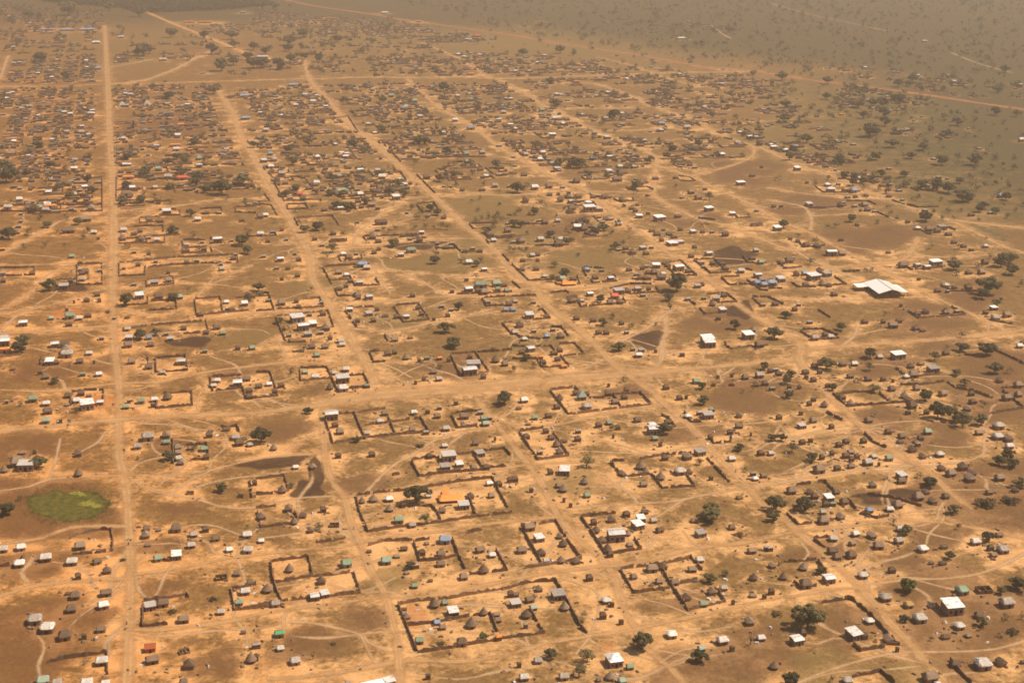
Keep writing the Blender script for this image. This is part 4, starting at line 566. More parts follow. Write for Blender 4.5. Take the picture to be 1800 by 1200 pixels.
for spec, dens in SCRUB:
    poly = groundA(pts(spec)); lo, hi = poly.min(0), poly.max(0)
    n = min(20000, int(dens * (hi - lo).prod() / 10000 * 1.3))
    P = rng.uniform(lo, hi, (n, 2)); P = P[inside(P, poly)]
    P = P[(P[:, 1] < 5200)]
    for q in P:
        ftrees.append([r.choice('dddp'), q[0], q[1], min(14, 3.5 + r.expovariate(.30))])
WP = groundA(pts(WOOD)); lo, hi = WP.min(0), WP.max(0); hi[1] = min(hi[1], 6500)
P = rng.uniform(lo, hi, (9000, 2)); P = P[inside(P, WP)]; wood = [(q[0], q[1], r.uniform(9, 16)) for q in P[:3200]]

# ---------------- ground ----------------
NY, NX = 540, 470
ys = np.concatenate([[-400, 120, 250], np.geomspace(330, 5200, NY), [6500, 9000, 14000]])
ts = np.concatenate([[-4, -1.5, -.7], np.linspace(-.48, .48, NX), [.7, 1.5, 4]])
YY, TT = np.meshgrid(ys, ts, indexing='ij'); XX = TT * np.maximum(YY, 700 * 0 + 300)
XX = np.clip(XX, -14000, 14000); XX[:, 0] = -14000; XX[:, -1] = 14000
G = np.stack([XX.ravel(), YY.ravel()], 1)
def near(pnts, rad, prof=2.0):
    """soft field around points, worked out in coarse blocks"""
    f = np.zeros(len(G), np.float32); cols = len(ts)
    for (x, y, rr) in pnts:
        R3 = rr * 2.2; i0, i1 = np.searchsorted(ys, [y - R3, y + R3]); i0 = max(0, i0 - 1); i1 = min(len(ys), i1 + 1)
        for i in range(i0, i1):
            sc_ = max(ys[i], 300); j0, j1 = np.searchsorted(ts, [(x - R3) / sc_, (x + R3) / sc_])
            if j1 <= j0: continue
            sl_ = slice(i * cols + j0, i * cols + j1)
            d2 = (G[sl_, 0] - x) ** 2 + (ys[i] - y) ** 2
            f[sl_] = np.maximum(f[sl_], np.exp(-(d2 / rr ** 2) ** (prof / 2)))
    return f
hw = []
for k, x, y, wpx in huts:
    D = dist_at(x, y); wm = wpx / FPX * D * (.86 if k in 'rtk' else .92); z = 1.9 if wm < 9 else 2.2
    g = ground(x, y, z); hw.append([k, g.x, g.y, wm, x, y])
bare = near([(h[1], h[2], h[3] * 1.3 + 3.5) for h in hw] + [(h[1], h[2], h[3] * .9 + 3) for h in fhuts], 0)
yard = np.zeros(len(G), np.float32)
fw = [[tuple(p) for p in groundA(f)] for f in fences]
rr = random.Random(5)
for F_ in fw + [[tuple(q) for q in f] for f in ffences]:
    if len(F_) >= 3:
        q = np.array(F_); lo, hi = q.min(0), q.max(0)
        i0, i1 = np.searchsorted(ys, [lo[1], hi[1]]); sl_ = slice(i0 * len(ts), i1 * len(ts))
        if i1 > i0: 
            m = inside(G[sl_], q); yard[sl_][m] = rr.choice((.25, .5, .8, .95))
            v = yard[sl_]; v[m] = rr.choice((.2, .45, .8, .95)); yard[sl_] = v
fld = {k: np.zeros(len(G), np.float32) for k in ('burnt', 'brown', 'grass', 'red')}
for k, x, y, a, b in PATCH:
    if a == 0: continue
    C0 = groundA([(x, y), (x + a, y), (x, y + b), (x, y - b)]); rx = np.linalg.norm(C0[1] - C0[0]); ry = abs(C0[2][1] - C0[3][1]) / 2
    tl = (C0[3] - C0[2]); ax = tl / np.linalg.norm(tl); ex = np.array([ca, sa])
    M2 = np.array([ex * rx, ax * max(ry, np.linalg.norm(tl) / 2)]); q = (G - C0[0]) @ np.linalg.inv(M2); ang = np.arctan2(q[:, 1], q[:, 0])
    d = np.hypot(q[:, 0], q[:, 1]) * (1 + .16 * np.sin(3 * ang + x) + .1 * np.sin(5 * ang + y))
    fld[k] = np.maximum(fld[k], np.clip((1.35 - d) / .6, 0, 1))
verge = np.zeros(len(G), np.float32)
verge = near([(x, y, wd * .5 + 6) for (x, y), wd in zip(RP, RW)], 0)
# real plant cover: thicker to the east and beyond the red road
pxs = G.copy(); DD = np.hypot(G[:, 0], G[:, 1])
east = np.clip((G[:, 0] / np.maximum(G[:, 1], 1) - .12) / .25, 0, 1) * np.clip((G[:, 1] - 900) / 700, 0, 1)
redline = ROADL[13][3]; rl = np.interp(G[:, 0], redline[:, 0][np.argsort(redline[:, 0])], redline[:, 1][np.argsort(redline[:, 0])])
beyond = np.clip((G[:, 1] - rl) / 500, 0, 1)
westf = np.clip((G[:, 1] - 2700) / 500, 0, 1)
green = np.clip(np.maximum(np.maximum(east * .9, beyond), westf * .8), 0, 1)
window_tint = np.clip(1 - (G[:, 0] / np.maximum(G[:, 1], 1) + .12) / -.16, 0, 1) * 0
window_tint = np.clip((-G[:, 0] / np.maximum(G[:, 1], 1) - .10) / .22, 0, 1)  # western mask for the aircraft window's orange cast
F_ = []
cols = len(ts)
I, J = np.meshgrid(np.arange(len(ys) - 1), np.arange(cols - 1), indexing='ij'); A = (I * cols + J).ravel()
faces = np.stack([A, A + 1, A + 1 + cols, A + cols], 1)
me = bpy.data.meshes.new('ground'); me.vertices.add(len(G)); me.vertices.foreach_set('co', np.stack([G[:, 0], G[:, 1], np.zeros(len(G))], 1).astype(np.float32).ravel())
me.loops.add(faces.size); me.loops.foreach_set('vertex_index', faces.ravel().astype(np.int32)); me.polygons.add(len(faces))
me.polygons.foreach_set('loop_start', (np.arange(len(faces)) * 4).astype(np.int32)); me.update(calc_edges=True)
for nme, arr in (('bare', np.maximum(bare, 0)), ('yard', yard), ('burnt', fld['burnt']), ('brown', fld['brown']), ('grass', fld['grass']), ('redsoil', fld['red']), ('verge', verge), ('green', green), ('window_tint', window_tint)):
    at = me.attributes.new(nme, 'FLOAT', 'POINT'); at.data.foreach_set('value', arr.astype(np.float32))
q = N('savanna_soil', .95, .1); P_ = geo(q)
at = lambda s: q.n("ShaderNodeAttribute", attribute_name=s).outputs["Fac"]
n1 = q.noise(.012, P_, 4, .6); n2 = q.noise(.06, P_, 5, .65); n3 = q.noise(.45, P_, 5, .7); n4 = q.noise(2.2, P_, 3, .7)
n6 = q.noise(.16, P_, 6, .75); nm = q.math('ADD', q.math('MULTIPLY', n1, .22), q.math('ADD', q.math('MULTIPLY', n2, .33), q.math('ADD', q.math('MULTIPLY', n3, .20), q.math('MULTIPLY', n6, .25))))
GRASS = ((.150,.074,.025), (.29,.155,.056)); SAND = ((.45,.240,.092), (.67,.39,.168))
n5 = q.noise(.13, P_, 5, .7); ol = q.mix(q.step(n5, .35, .65), (.115,.066,.024), (.245,.160,.058)); grassc = q.mix(.55, q.mix(q.step(n3, .3, .7), GRASS[0], GRASS[1]), ol); sandc = q.mix(q.step(n2, .3, .7), SAND[0], SAND[1])
bf = q.math('ADD', q.math('MULTIPLY', at('bare'), .60), q.math('ADD', q.math('MULTIPLY', at('yard'), .42), q.math('MULTIPLY', at('verge'), .46)))
f = q.math('ADD', q.math('MULTIPLY', q.math('SUBTRACT', nm, .5), 5.0), bf)
c = q.mix(q.step(f, .10, .78), grassc, sandc)
nb = q.math('MULTIPLY', q.math('SUBTRACT', q.math('ADD', q.math('MULTIPLY', n2, .5), q.math('MULTIPLY', n5, .5)), .5), 3.0)
def patch(c, name, col, amt=1.0, lo=.18, hi=.85, nk=1.0):
    return q.mix(q.math('MULTIPLY', q.step(q.math('ADD', at(name), q.math('MULTIPLY', nb, nk)), lo, hi), amt), c, col)
c = patch(c, 'brown', (.150,.078,.034), .72); c = patch(c, 'grass', (.19,.125,.045), .65)
c = patch(c, 'redsoil', (.42,.17,.055), .7); c = patch(c, 'burnt', (.055,.030,.017), .90, .28, .66, .6)
gcol = q.mix(q.step(n3, .35, .65), (.034,.038,.016), (.105,.084,.036))
c = q.mix(q.math('MULTIPLY', q.step(q.math('SUBTRACT', q.math('ADD', at('green'), nb), q.math('MULTIPLY', at('bare'), .6)), .15, .75), .85), c, gcol)
c = q.mix(q.math('MULTIPLY', at('window_tint'), .45), c, q.mix(1.0, c, (1.08,.80,.50), 'MULTIPLY'))  # orange cast of the aircraft window painted into the western soil
n7 = q.noise(.75, P_, 7, .8); c = q.mix(.55, c, q.mix(1.0, c, q.ramp(n7, [(.32, (.48,.46,.43)), (.68, (1.5,1.5,1.5))]), 'MULTIPLY'))
c = q.mix(.35, c, q.mix(1.0, c, q.ramp(n4, [(.3, (.5,.5,.5)), (.7, (1.5,1.5,1.5))]), 'MULTIPLY'))
q.col(c).bump(n3, .4, .35); me.materials.append(q.m)
go = obj('ground', me); tag(go, 'dry orange brown savanna soil under the whole settlement', None, None, 'structure')

# ---------------- roads and paths ----------------
def road_mat(name, a, b, soft, op=.70):
    q = N(name, .95, .1); P_ = geo(q); e = q.n("ShaderNodeAttribute", attribute_name='edge').outputs["Fac"]
    n2 = q.noise(.09, P_, 5, .7); n3 = q.noise(.6, P_, 4, .7)
    nn = q.math('SUBTRACT', q.math('ADD', q.math('MULTIPLY', n2, .6), q.math('MULTIPLY', n3, .4)), .5)
    al = q.step(q.math('ADD', e, q.math('MULTIPLY', nn, soft)), .2, .95)
    q.t.links.new(q.math('MULTIPLY', al, op), q.b.inputs["Alpha"])
    ac = q.math('ABSOLUTE', q.n("ShaderNodeAttribute", attribute_name='across').outputs["Fac"])
    tr_ = q.math('MULTIPLY', q.math('SUBTRACT', 1.0, q.step(q.math('ABSOLUTE', q.math('SUBTRACT', ac, .22)), .02, .14)), q.step(n2, .35, .6))
    c_ = q.mix(q.step(q.math('ADD', q.math('MULTIPLY', n2, .6), q.math('MULTIPLY', n3, .4)), .3, .7), a, b)
    q.col(q.mix(q.math('MULTIPLY', tr_, .6), c_, q.mix(1.0, c_, (1.35,1.33,1.3), 'MULTIPLY'))); return q.m
RM = {'red': road_mat('red_gravel', (.34,.135,.055), (.45,.20,.09), 1.3, .8), 'sand': road_mat('packed_sand', (.45,.250,.105), (.57,.345,.158), 1.7),
      'path': road_mat('trodden_sand', (.46,.28,.14), (.58,.375,.20), 1.5), 'or': road_mat('orange_sand', (.55,.28,.10), (.66,.37,.15), .8)}
for i, (nme, look, wd, Q) in enumerate(ROADL):
    z = .012 + .0016 * (i if nme == 'path' else 60 + (i * 7) % 30)
    T = np.gradient(Q, axis=0); T /= np.linalg.norm(T, axis=1)[:, None] + 1e-9; Nn = np.stack([-T[:, 1], T[:, 0]], 1)
    V, F, E, AC = [], [], [], []
    k5 = (-1, -.5, 0, .5, 1); e5 = (0, .55, 1, .55, 0); r_ = random.Random(i); wv = 1.0
    for j, (c_, n_) in enumerate(zip(Q, Nn)):
        wf = 1.1 if 'red' in look else .47 + .48 * min(1, max(0, (c_[1] - 500) / 900)); wv = .85 * wv + .15 * r_.uniform(.5, 1.6)
        for a, e in zip(k5, e5):
            p = c_ + n_ * a * wd * .92 * wf * wv; V.append((p[0], p[1], z)); E.append(e); AC.append(a)
        if j: F += [(5 * j - 5 + a, 5 * j - 4 + a, 5 * j + 1 + a, 5 * j + a) for a in range(4)]
    m = RM['red'] if 'red' in look else RM['or'] if 'orange' in look else RM['path'] if nme == 'path' else RM['sand']
    me = mk(nme, V, [tuple(reversed(f)) for f in F], m); a_ = me.attributes.new('edge', 'FLOAT', 'POINT'); a_.data.foreach_set('value', E); a_ = me.attributes.new('across', 'FLOAT', 'POINT'); a_.data.foreach_set('value', AC)
    o = obj(nme, me); tag(o, kind='structure')

# foot tracks worn between the yards
V, F, E, AC = [], [], [], []; pr = random.Random(77); HP = np.array([(h[1], h[2]) for h in hw if h[2] < 1900] + [(q[0], q[1]) for _, _, _, Q in ROADL for q in Q[::3] if q[1] < 1900])
hpn = len([h for h in hw if h[2] < 1900])
for _ in range(380):
    a = HP[pr.randrange(hpn)]; dd = np.hypot(*(HP - a).T); c_ = np.where((dd > 22) & (dd < 75))[0]
    if not len(c_): continue
    b = HP[pr.choice(list(c_))]; d_ = b - a; L = np.linalg.norm(d_); n_ = np.array([-d_[1], d_[0]]) / L; bow = pr.uniform(-.2, .2) * L; ph = pr.uniform(0, 6); m = max(6, int(L / 4)); wd = pr.uniform(1.3, 2.6)
    base = len(V)
    for k in range(m + 1):
        t = k / m; p = a + d_ * t + n_ * (bow * math.sin(math.pi * t) + 1.5 * math.sin(9 * t + ph)); fa = min(1, 5 * t, 5 * (1 - t))
        for s_, e in ((-1, 0), (0, 1), (1, 0)): q_ = p + n_ * s_ * wd; V.append((q_[0], q_[1], .008 + .00001 * _)); E.append(e * (.3 + .7 * fa)); AC.append(s_)
        if k: o_ = base + 3 * k; F += [(o_ - 3, o_ - 2, o_ + 1, o_), (o_ - 2, o_ - 1, o_ + 2, o_ + 1)]
me = mk('path', V, [tuple(reversed(f)) for f in F], RM['path']); a_ = me.attributes.new('edge', 'FLOAT', 'POINT'); a_.data.foreach_set('value', E); a_ = me.attributes.new('across', 'FLOAT', 'POINT'); a_.data.foreach_set('value', AC)
tag(obj('path', me), kind='structure')

# ---------------- labels ----------------
ORD = "first second third fourth fifth sixth seventh eighth ninth tenth eleventh twelfth thirteenth fourteenth fifteenth sixteenth seventeenth eighteenth nineteenth twentieth".split()
def ordw(n):
    if n < 20: return ORD[n]
    t = "twenty thirty forty fifty sixty seventy eighty ninety".split()[((n + 1) // 10) - 2]
    u = (n + 1) % 10; return t + ('-' + ORD[u - 1] if u else 'th')
class Namer:                                                   # gives every thing of one look its own wording
    def __init__(s): s.b = {}
    def add(s, o, look, x, y):
        best = min(LAND, key=lambda L: math.hypot(L[1] - x, (L[2] - y) * 1.4)); dx, dy = x - best[1], (y - best[2]) * 1.4
        side = ('right of' if dx > 0 else 'left of') if abs(dx) > abs(dy) else ('in front of' if dy > 0 else 'behind')
        s.b.setdefault((look, best[0], side), []).append((math.hypot(dx, dy), o))
    def done(s):
        for (look, land, side), L in s.b.items():
            L.sort(key=lambda t: t[0])
            for k, (d, o) in enumerate(L):
                a = 'nearest' if k == 0 else ordw(k) + ' nearest'
                o['label'] = f"{look}, {a} {side} the {land}"
NM = Namer()
LOOK = {'r': ('brown rectangular thatched hut', 'thatched hut', 'thatched huts of the settlement'), 't': ('conical thatched hut', 'thatched hut', 'thatched huts of the settlement'),
 'k': ('small dark shed', 'shed', 'small dark sheds'), 'y': ('straw yellow hut', 'thatched hut', 'thatched huts of the settlement'),
 'w': ('pale sheet covered hut', 'covered hut', 'tarpaulin covered huts'), 'g': ('green roofed hut', 'covered hut', 'tarpaulin covered huts'),
 'b': ('blue roofed hut', 'covered hut', 'tarpaulin covered huts'), 'o': ('red roofed hut', 'covered hut', 'tarpaulin covered huts'), 'oo': ('orange roofed hut', 'covered hut', 'tarpaulin covered huts'), 'ox': ('rust red shed', 'covered hut', 'tarpaulin covered huts'),
 'm': ('metal roofed house', 'house', 'metal roofed houses'), 'W': ('bright white roofed house', 'house', 'metal roofed houses'),
 'p': ('roofless walled shell', 'ruin', 'roofless shells'), 'H': ('white hipped roof house', 'house', None), 'P': ('tall green pyramid roofed house', 'house', None),
 'T': ('large pale tent', 'tent', 'pale tents by the first road'), 'O': ('big orange tent roof', 'shelter', None), 'M': ('long steel roofed building', 'building', None),
 'L': ('white L shaped building', 'building', None), 'S': ('big white warehouse', 'warehouse', None)}
NAMES = {'r': 'rectangular_hut', 't': 'round_hut', 'k': 'shed', 'y': 'straw_hut', 'w': 'sheet_covered_hut', 'g': 'green_roofed_hut', 'b': 'blue_roofed_hut', 'o': 'red_roofed_hut',
 'm': 'metal_roofed_house', 'W': 'white_roofed_house', 'p': 'roofless_shell', 'H': 'hipped_house', 'P': 'pyramid_house', 'T': 'tent', 'O': 'orange_shelter', 'M': 'long_building', 'L': 'corner_building', 'S': 'warehouse'}
FIX = {'S': 'big white gable roofed warehouse standing open towards the camera beside the eastern road', 'M': 'long building with two bright steel roofs on the bottom edge of the photo',
 'L': 'flat white roofed L shaped building below the thatched yards', 'H': 'house with a bright white hipped metal roof near the bottom edge', 'P': 'tall grey green pyramid roof inside the long two yard compound'}
def build(k, v, x, y, wm, rot, px, py):
    e = bpy.data.objects.new(NAMES[k], None); COL.objects.link(e); e.empty_display_size = .5
    e.location = (x, y, 0); s = 1.0 if k == 'S' else wm / 5.0
    sz = max(.62, min(1.5, s)) if k not in 'SML' else s
    if k == 'O': sz = max(1.3, s * .55)
    e.scale = (s, s if wm < 6 or k in 'SLMHOP' else s * (6 / wm) ** .8, min(sz, s * 1.6)); e.rotation_euler = (0, 0, rot)
    for part in PROTO[k, v]:
        o = obj(part[0], part[1], e)
        for sub in (part[2] if len(part) > 2 else []): obj(sub[0], sub[1], o)
    lk = LOOK['oo' if (k, v) == ('o', 1) else 'ox' if (k, v) == ('o', 2) else k]
    tag(e, FIX.get(k), lk[1], lk[2])
    if k not in FIX: NM.add(e, lk[0], px, py)
    return e
# ---------------- huts and houses ----------------
items = []
for h in hw: items.append(h)
for k, x, y, wm in fhuts:
    if k == 'm' and r.random() < .25: k = 'W'
    px, py = to_px((x, y))
    if -30 < px < 1830 and py > -20: items.append([k, x, y, wm, px, py])
items.sort(key=lambda h: -h[3] / math.hypot(h[1], h[2], HCAM) * (1 if h[5] > 0 else .5))
cnt = {}; rest = []
LIM = {'thatched hut': 300, 'shed': 150, 'covered hut': 300, 'house': 250, 'ruin': 60}
spots = []
for h in items:
    k, x, y, wm, px, py = h; cat = LOOK[k][1]; hr = random.Random(int(x * 31 + y * 17))
    if cnt.get(cat, 0) >= LIM.get(cat, 99) or py < 60 and k in 'rk': rest.append(h); continue
    # keep neighbours from growing into each other
    for _ in range(6):
        hit = None
        for sx, sy, sw in spots:
            dd = math.hypot(sx - x, sy - y); need = (sw + wm) * .5
            if dd < need: hit = (sx, sy, need, dd); break
        if not hit: break
        sx, sy, need, dd = hit; dx, dy = (x - sx, y - sy) if dd > .1 else (1, 0); L = max(.1, math.hypot(dx, dy))
        mv = min(need - dd + .1, 2.5); x += dx / L * mv; y += dy / L * mv
    spots.append((x, y, wm)); cnt[cat] = cnt.get(cat, 0) + 1
    nv = len([1 for q in PROTO if q[0] == k]); v = hr.randrange(nv)
    if k == 'o': v = 2 if (px, py) == (263.75, 1135.0) else (1 if hr.random() < .4 or py < 310 and hr.random() < .8 else 0)
    if k == 'o' and px < 20 and 600 < py < 630: v = 1
    if k == 'g' and hr.random() < .75 and not (480 < px < 500 and 1100 < py < 1120): v = hr.randrange(2)
    if k == 'g' and 480 < px < 500 and 1100 < py < 1120: v = 2
    if k == 'm' and wm > 9: v = 1 if v == 1 else 0
    build(k, v, x, y, wm, GRID + hr.gauss(0, .10) + (hr.choice((0, 0, math.pi / 2)) if k in 'r' else 0), px, py)
print('counts', cnt, 'rest', len(rest))
# the quarters too small to take apart: roofs over walls in one piece
V, F, MI = [], [], []
pal = ['thatch', 'mud', 'white', 'tin', 'green', 'blue', 'orange', 'scrub']
for k, x, y, wm, px, py in rest:
    a = GRID + random.uniform(-.1, .1); c_, s_ = math.cos(a), math.sin(a); d_ = wm * random.uniform(.6, 1.0); b = len(V); H1 = 1.8; H2 = 3.2 if k in 'rty' else 2.4
    cr = [(-wm / 2, -d_ / 2), (wm / 2, -d_ / 2), (wm / 2, d_ / 2), (-wm / 2, d_ / 2)]; rot = lambda u, v: (x + u * c_ - v * s_, y + u * s_ + v * c_)
    for sc_, z in ((.88, 0), (.88, H1), (1.0, H1), (1.0, H1 + .15)):
        V += [(*rot(u * sc_, v * sc_), z) for u, v in cr]
    V += [(*rot(-wm * .22, 0), H2), (*rot(wm * .22, 0), H2)]
    rm = pal.index({'r': 'thatch', 't': 'thatch', 'y': 'thatch', 'k': 'scrub', 'w': 'white', 'm': 'tin', 'W': 'tin', 'g': 'green', 'b': 'blue', 'o': 'orange'}.get(k, 'white'))
    for i in range(4):
        j = (i + 1) % 4; F.append((b + i, b + j, b + 4 + j, b + 4 + i)); MI.append(1); F.append((b + 4 + i, b + 4 + j, b + 8 + j, b + 8 + i)); MI.append(rm)
        F.append((b + 8 + i, b + 8 + j, b + 12 + j, b + 12 + i)); MI.append(rm)
    F += [(b + 12, b + 13, b + 17, b + 16), (b + 13, b + 14, b + 17), (b + 14, b + 15, b + 16, b + 17), (b + 15, b + 12, b + 16)]; MI += [rm] * 4
o = obj('distant_huts', mk('distant_huts', V, F, [M[p] for p in pal], MI))
tag(o, 'distant packed huts of the far quarters, too small to tell apart', 'huts', None, 'stuff')

# ---------------- compound walls ----------------
def wall_mesh(P, h=1.75, th=.55, step=1.5, seed=0, lowpoly=False):
    r = random.Random(seed); pts_ = []
    for i in range(len(P) - 1):
        a, b = Vector(P[i]), Vector(P[i + 1]); n = max(1, int((b - a).length / step))
        pts_ += [a.lerp(b, k / n) for k in range(n)]
    pts_.append(Vector(P[-1])); V, F = [], []; gap = [3 < k < len(pts_) - 4 and r.random() < (.035 if step < 4 else .01) for k in range(len(pts_))]
    for k, p in enumerate(pts_):
        t = (pts_[min(k + 1, len(pts_) - 1)] - pts_[max(0, k - 1)]).normalized(); n = Vector((-t.y, t.x)); j = r.uniform(-.12, .12); hh = h * r.uniform(.6, 1.2) * (.45 if r.random() < .06 else 1); w_ = th * r.uniform(.3, .85)
        c = p + n * j
        for s_, z in ((-1, 0), (-.8, hh), (.8, hh * r.uniform(.9, 1.05)), (1, 0)): q = c + n * s_ * w_; V.append((q.x, q.y, z))
        if k and not gap[k]: b = 4 * k; F += [(b - 4 + i, b + i, b + (i + 1) % 4, b - 4 + (i + 1) % 4) for i in range(4)]
    F += [(0, 1, 2, 3), (len(V) - 1, len(V) - 2, len(V) - 3, len(V) - 4)]
    return V, F
allf = [(f, [to_px(p) for p in f]) for f in fw] + [([tuple(q) for q in f], [to_px(q) for q in f]) for f in ffences]
nw = 0; V0, F0 = [], []
gate_n = 0
for i, (f, pf) in enumerate(sorted(allf, key=lambda t: -max(p[1] for p in t[1]))):
    if random.random() < .0: continue
    if nw < 300:
        V, F = wall_mesh(f, seed=i, step=1.3 if pf[0][1] > 450 else 3, th=.42); o = obj('compound_wall', mk('compound_wall', V, F, M['fence']))
        g0 = f[0]; tag(o, None, 'compound wall', 'earth and reed walls around the yards'); nw += 1
        L = sum(math.dist(f[k], f[k + 1]) for k in range(len(f) - 1))
        mx = sum(p[0] for p in pf) / len(pf); my = sum(p[1] for p in pf) / len(pf)
        NM.add(o, ('long ' if L > 90 else 'short ' if L < 30 else '') + ('cornered' if len(f) > 2 else 'straight') + ' dark wall', mx, my)
    else:
        V, F = wall_mesh(f, seed=i, step=8, h=1.9, th=.8); b = len(V0); V0 += V; F0 += [tuple(b + a for a in q) for q in F]
if V0:
    o = obj('distant_yard_walls', mk('distant_yard_walls', V0, F0, M['fence'])); tag(o, 'dark walls between the distant packed plots', 'yard walls', None, 'stuff')

# ---------------- trees ----------------
TL = {'d': ('dark leafy tree', 'tree', 'tree'), 'p': ('pale thin crowned tree', 'tree', 'tree'), 'b': ('bare branched dry tree', 'tree', 'tree'), 's': ('low spreading shrub', 'shrub', 'shrub')}
tw = []
for k, x, y, wpx in trees:
    D = dist_at(x, y); wm = wpx / FPX * D * 1.05; hh = wm * (1.0 if k != 's' else .45) * .95; g = ground(x, y, min(hh * .5, 9)); tw.append([k, g.x, g.y, wm, x, y])
for k, x, y, wm in ftrees:
    px, py = to_px((x, y))
    if -40 < px < 1840 and -12 < py < 1200: tw.append([k, x, y, wm, px, py])
tw.sort(key=lambda h: -h[3] / math.hypot(h[1], h[2], HCAM)); nt_, tr = {}, []
for k, x, y, wm, px, py in tw:
    cat = TL[k][1]; cap = 300 if cat == 'tree' else 60
    if nt_.get(cat, 0) >= cap: tr.append((k, x, y, wm)); continue
    nt_[cat] = nt_.get(cat, 0) + 1; hr = random.Random(int(x * 13 + y * 7))
    v = {'d': hr.choice((0, 1, 2, 3)), 'p': 5 + hr.randrange(2), 'b': 7, 's': 8}[k]
    if k == 'd' and hr.random() < .1 and py > 800: v = 4
    e = bpy.data.objects.new(TL[k][2], None); COL.objects.link(e); e.location = (x, y, 0); e.rotation_euler = (0, 0, hr.uniform(0, 6.28))
    S_ = wm * 1.08; e.scale = (S_, S_, S_ * hr.uniform(.78, 1.0)); cm, tm, lm = TREE[v]
    obj('crown', cm, e); t_ = obj('trunk', tm, e); obj('limb', lm, t_)
    tag(e, None, cat, 'trees of the settlement' if cat == 'tree' else 'low shrubs'); NM.add(e, TL[k][0], px, py)
NM.done()
def leafmass(name, L, per, mats, seed, label, cat, flat=.55):
    g = np.random.default_rng(seed); n = len(L) * per; A = np.repeat(np.array([(x, y, wm) for x, y, wm in L]), per, 0)
    d = g.normal(size=(n, 3)); d /= np.linalg.norm(d, axis=1)[:, None]; q = g.uniform(.55, 1.05, (n, 1)); lobes = g.normal(size=(len(L), 5, 3)) * .18; lob = lobes[np.repeat(np.arange(len(L)), per), g.integers(0, 5, n)]
    c = np.stack([A[:, 0], A[:, 1], A[:, 2] * .52], 1) + (d * q * .34 + lob) * A[:, 2:3] * np.array([1, 1, .8]); c[:, 2] = np.maximum(c[:, 2], .3)
    nn = d + g.uniform(-.6, .6, (n, 3)); nn[:, 2] += .3; nn /= np.linalg.norm(nn, axis=1)[:, None]
    u = np.cross(nn, g.normal(size=(n, 3))); u /= np.linalg.norm(u, axis=1)[:, None]; v = np.cross(nn, u); s_ = A[:, 2:3] * g.uniform(.05, .10, (n, 1))
    V = np.stack([c + u * s_, c + v * s_, c - u * s_, c - v * s_], 1).reshape(-1, 3).astype(np.float32)
    me = bpy.data.meshes.new(name); me.vertices.add(len(V)); me.vertices.foreach_set('co', V.ravel()); me.loops.add(len(V)); me.loops.foreach_set('vertex_index', np.arange(len(V), dtype=np.int32))
    me.polygons.add(n); me.polygons.foreach_set('loop_start', np.arange(n, dtype=np.int32) * 4); me.update(calc_edges=True); me.materials.append(mats)
    o = obj(name, me); tag(o, label, cat, None, 'stuff'); return o
leafmass('distant_trees', [t[1:] for t in tr if t[0] != 'p'], 70, M['leaf'], 3, 'distant scattered dark bush trees beyond and between the far quarters', 'bush')
leafmass('distant_pale_bush', [t[1:] for t in tr if t[0] == 'p'], 50, M['leafp'], 4, 'distant pale dry bushes among the dark ones', 'bush')
leafmass('far_wood', wood, 60, M['leaf'], 5, 'dark far wood along the top left of the view', 'wood')
# dry tufts over the open plots
g = np.random.default_rng(21); P = np.stack([g.uniform(-.42, .42, 60000), g.uniform(0, 1, 60000)], 1); yv = 400 * (1500 / 400) ** P[:, 1]; P = np.stack([P[:, 0] * yv, yv], 1)
keep = np.ones(len(P), bool); nz = np.sin(P[:, 0] * .05) * np.cos(P[:, 1] * .043 + 1) + np.sin(P[:, 0] * .021 + P[:, 1] * .017); keep &= nz + g.normal(size=len(P)) * .5 > .35
P = P[keep]; i = np.clip(np.searchsorted(ys, P[:, 1]), 0, len(ys) - 1); j = np.clip(np.searchsorted(ts, P[:, 0] / P[:, 1]), 0, cols - 1); idx = i * cols + j
ok = (bare[idx] < .25) & (verge[idx] < .3) & (yard[idx] < .6) & (fld['burnt'][idx] < .3); P = P[ok][:9000]
leafmass('dry_tufts', [(p[0], p[1], s_) for p, s_ in zip(P, g.uniform(.5, 1.6, len(P)))], 7, M['scrub'], 8, 'dry grass tufts and low scrub over the open plots', 'grass')

# household clutter in the yards: pots, wood piles, racks, bedding
V, F, MI = [], [], []; cr = random.Random(9)
for h in hw:
    if h[2] > 1700: continue
    for _ in range(cr.choice((1, 2, 3, 4, 5))):
        a_ = cr.uniform(0, 6.28); d_ = h[3] * .6 + cr.uniform(.8, 7); x, y = h[1] + d_ * math.cos(a_), h[2] + d_ * math.sin(a_); w_, l_, hh = cr.uniform(.2, .7), cr.uniform(.2, 1.3), cr.uniform(.15, .9); t = cr.uniform(0, 3.1); b = len(V)
        c_, s_ = math.cos(t), math.sin(t)
        for z, k_ in ((0, 1), (hh, .7)):
            for u, v in ((-w_, -l_), (w_, -l_), (w_, l_), (-w_, l_)): u *= k_; v *= k_; V.append((x + u * c_ - v * s_, y + u * s_ + v * c_, z))
        F += [tuple(b + i for i in f) for f in ((4,5,6,7), (0,1,5,4), (1,2,6,5), (2,3,7,6), (3,0,4,7))]; MI += [cr.choices((0, 1, 2, 3), (7, 5, .6, .5))[0]] * 5
tag(obj('yard_clutter', mk('yard_clutter', V, F, [M['fence'], M['wood'], M['white'], M['cloth']], MI)), 'small household clutter lying about the yards', 'clutter', None, 'stuff')
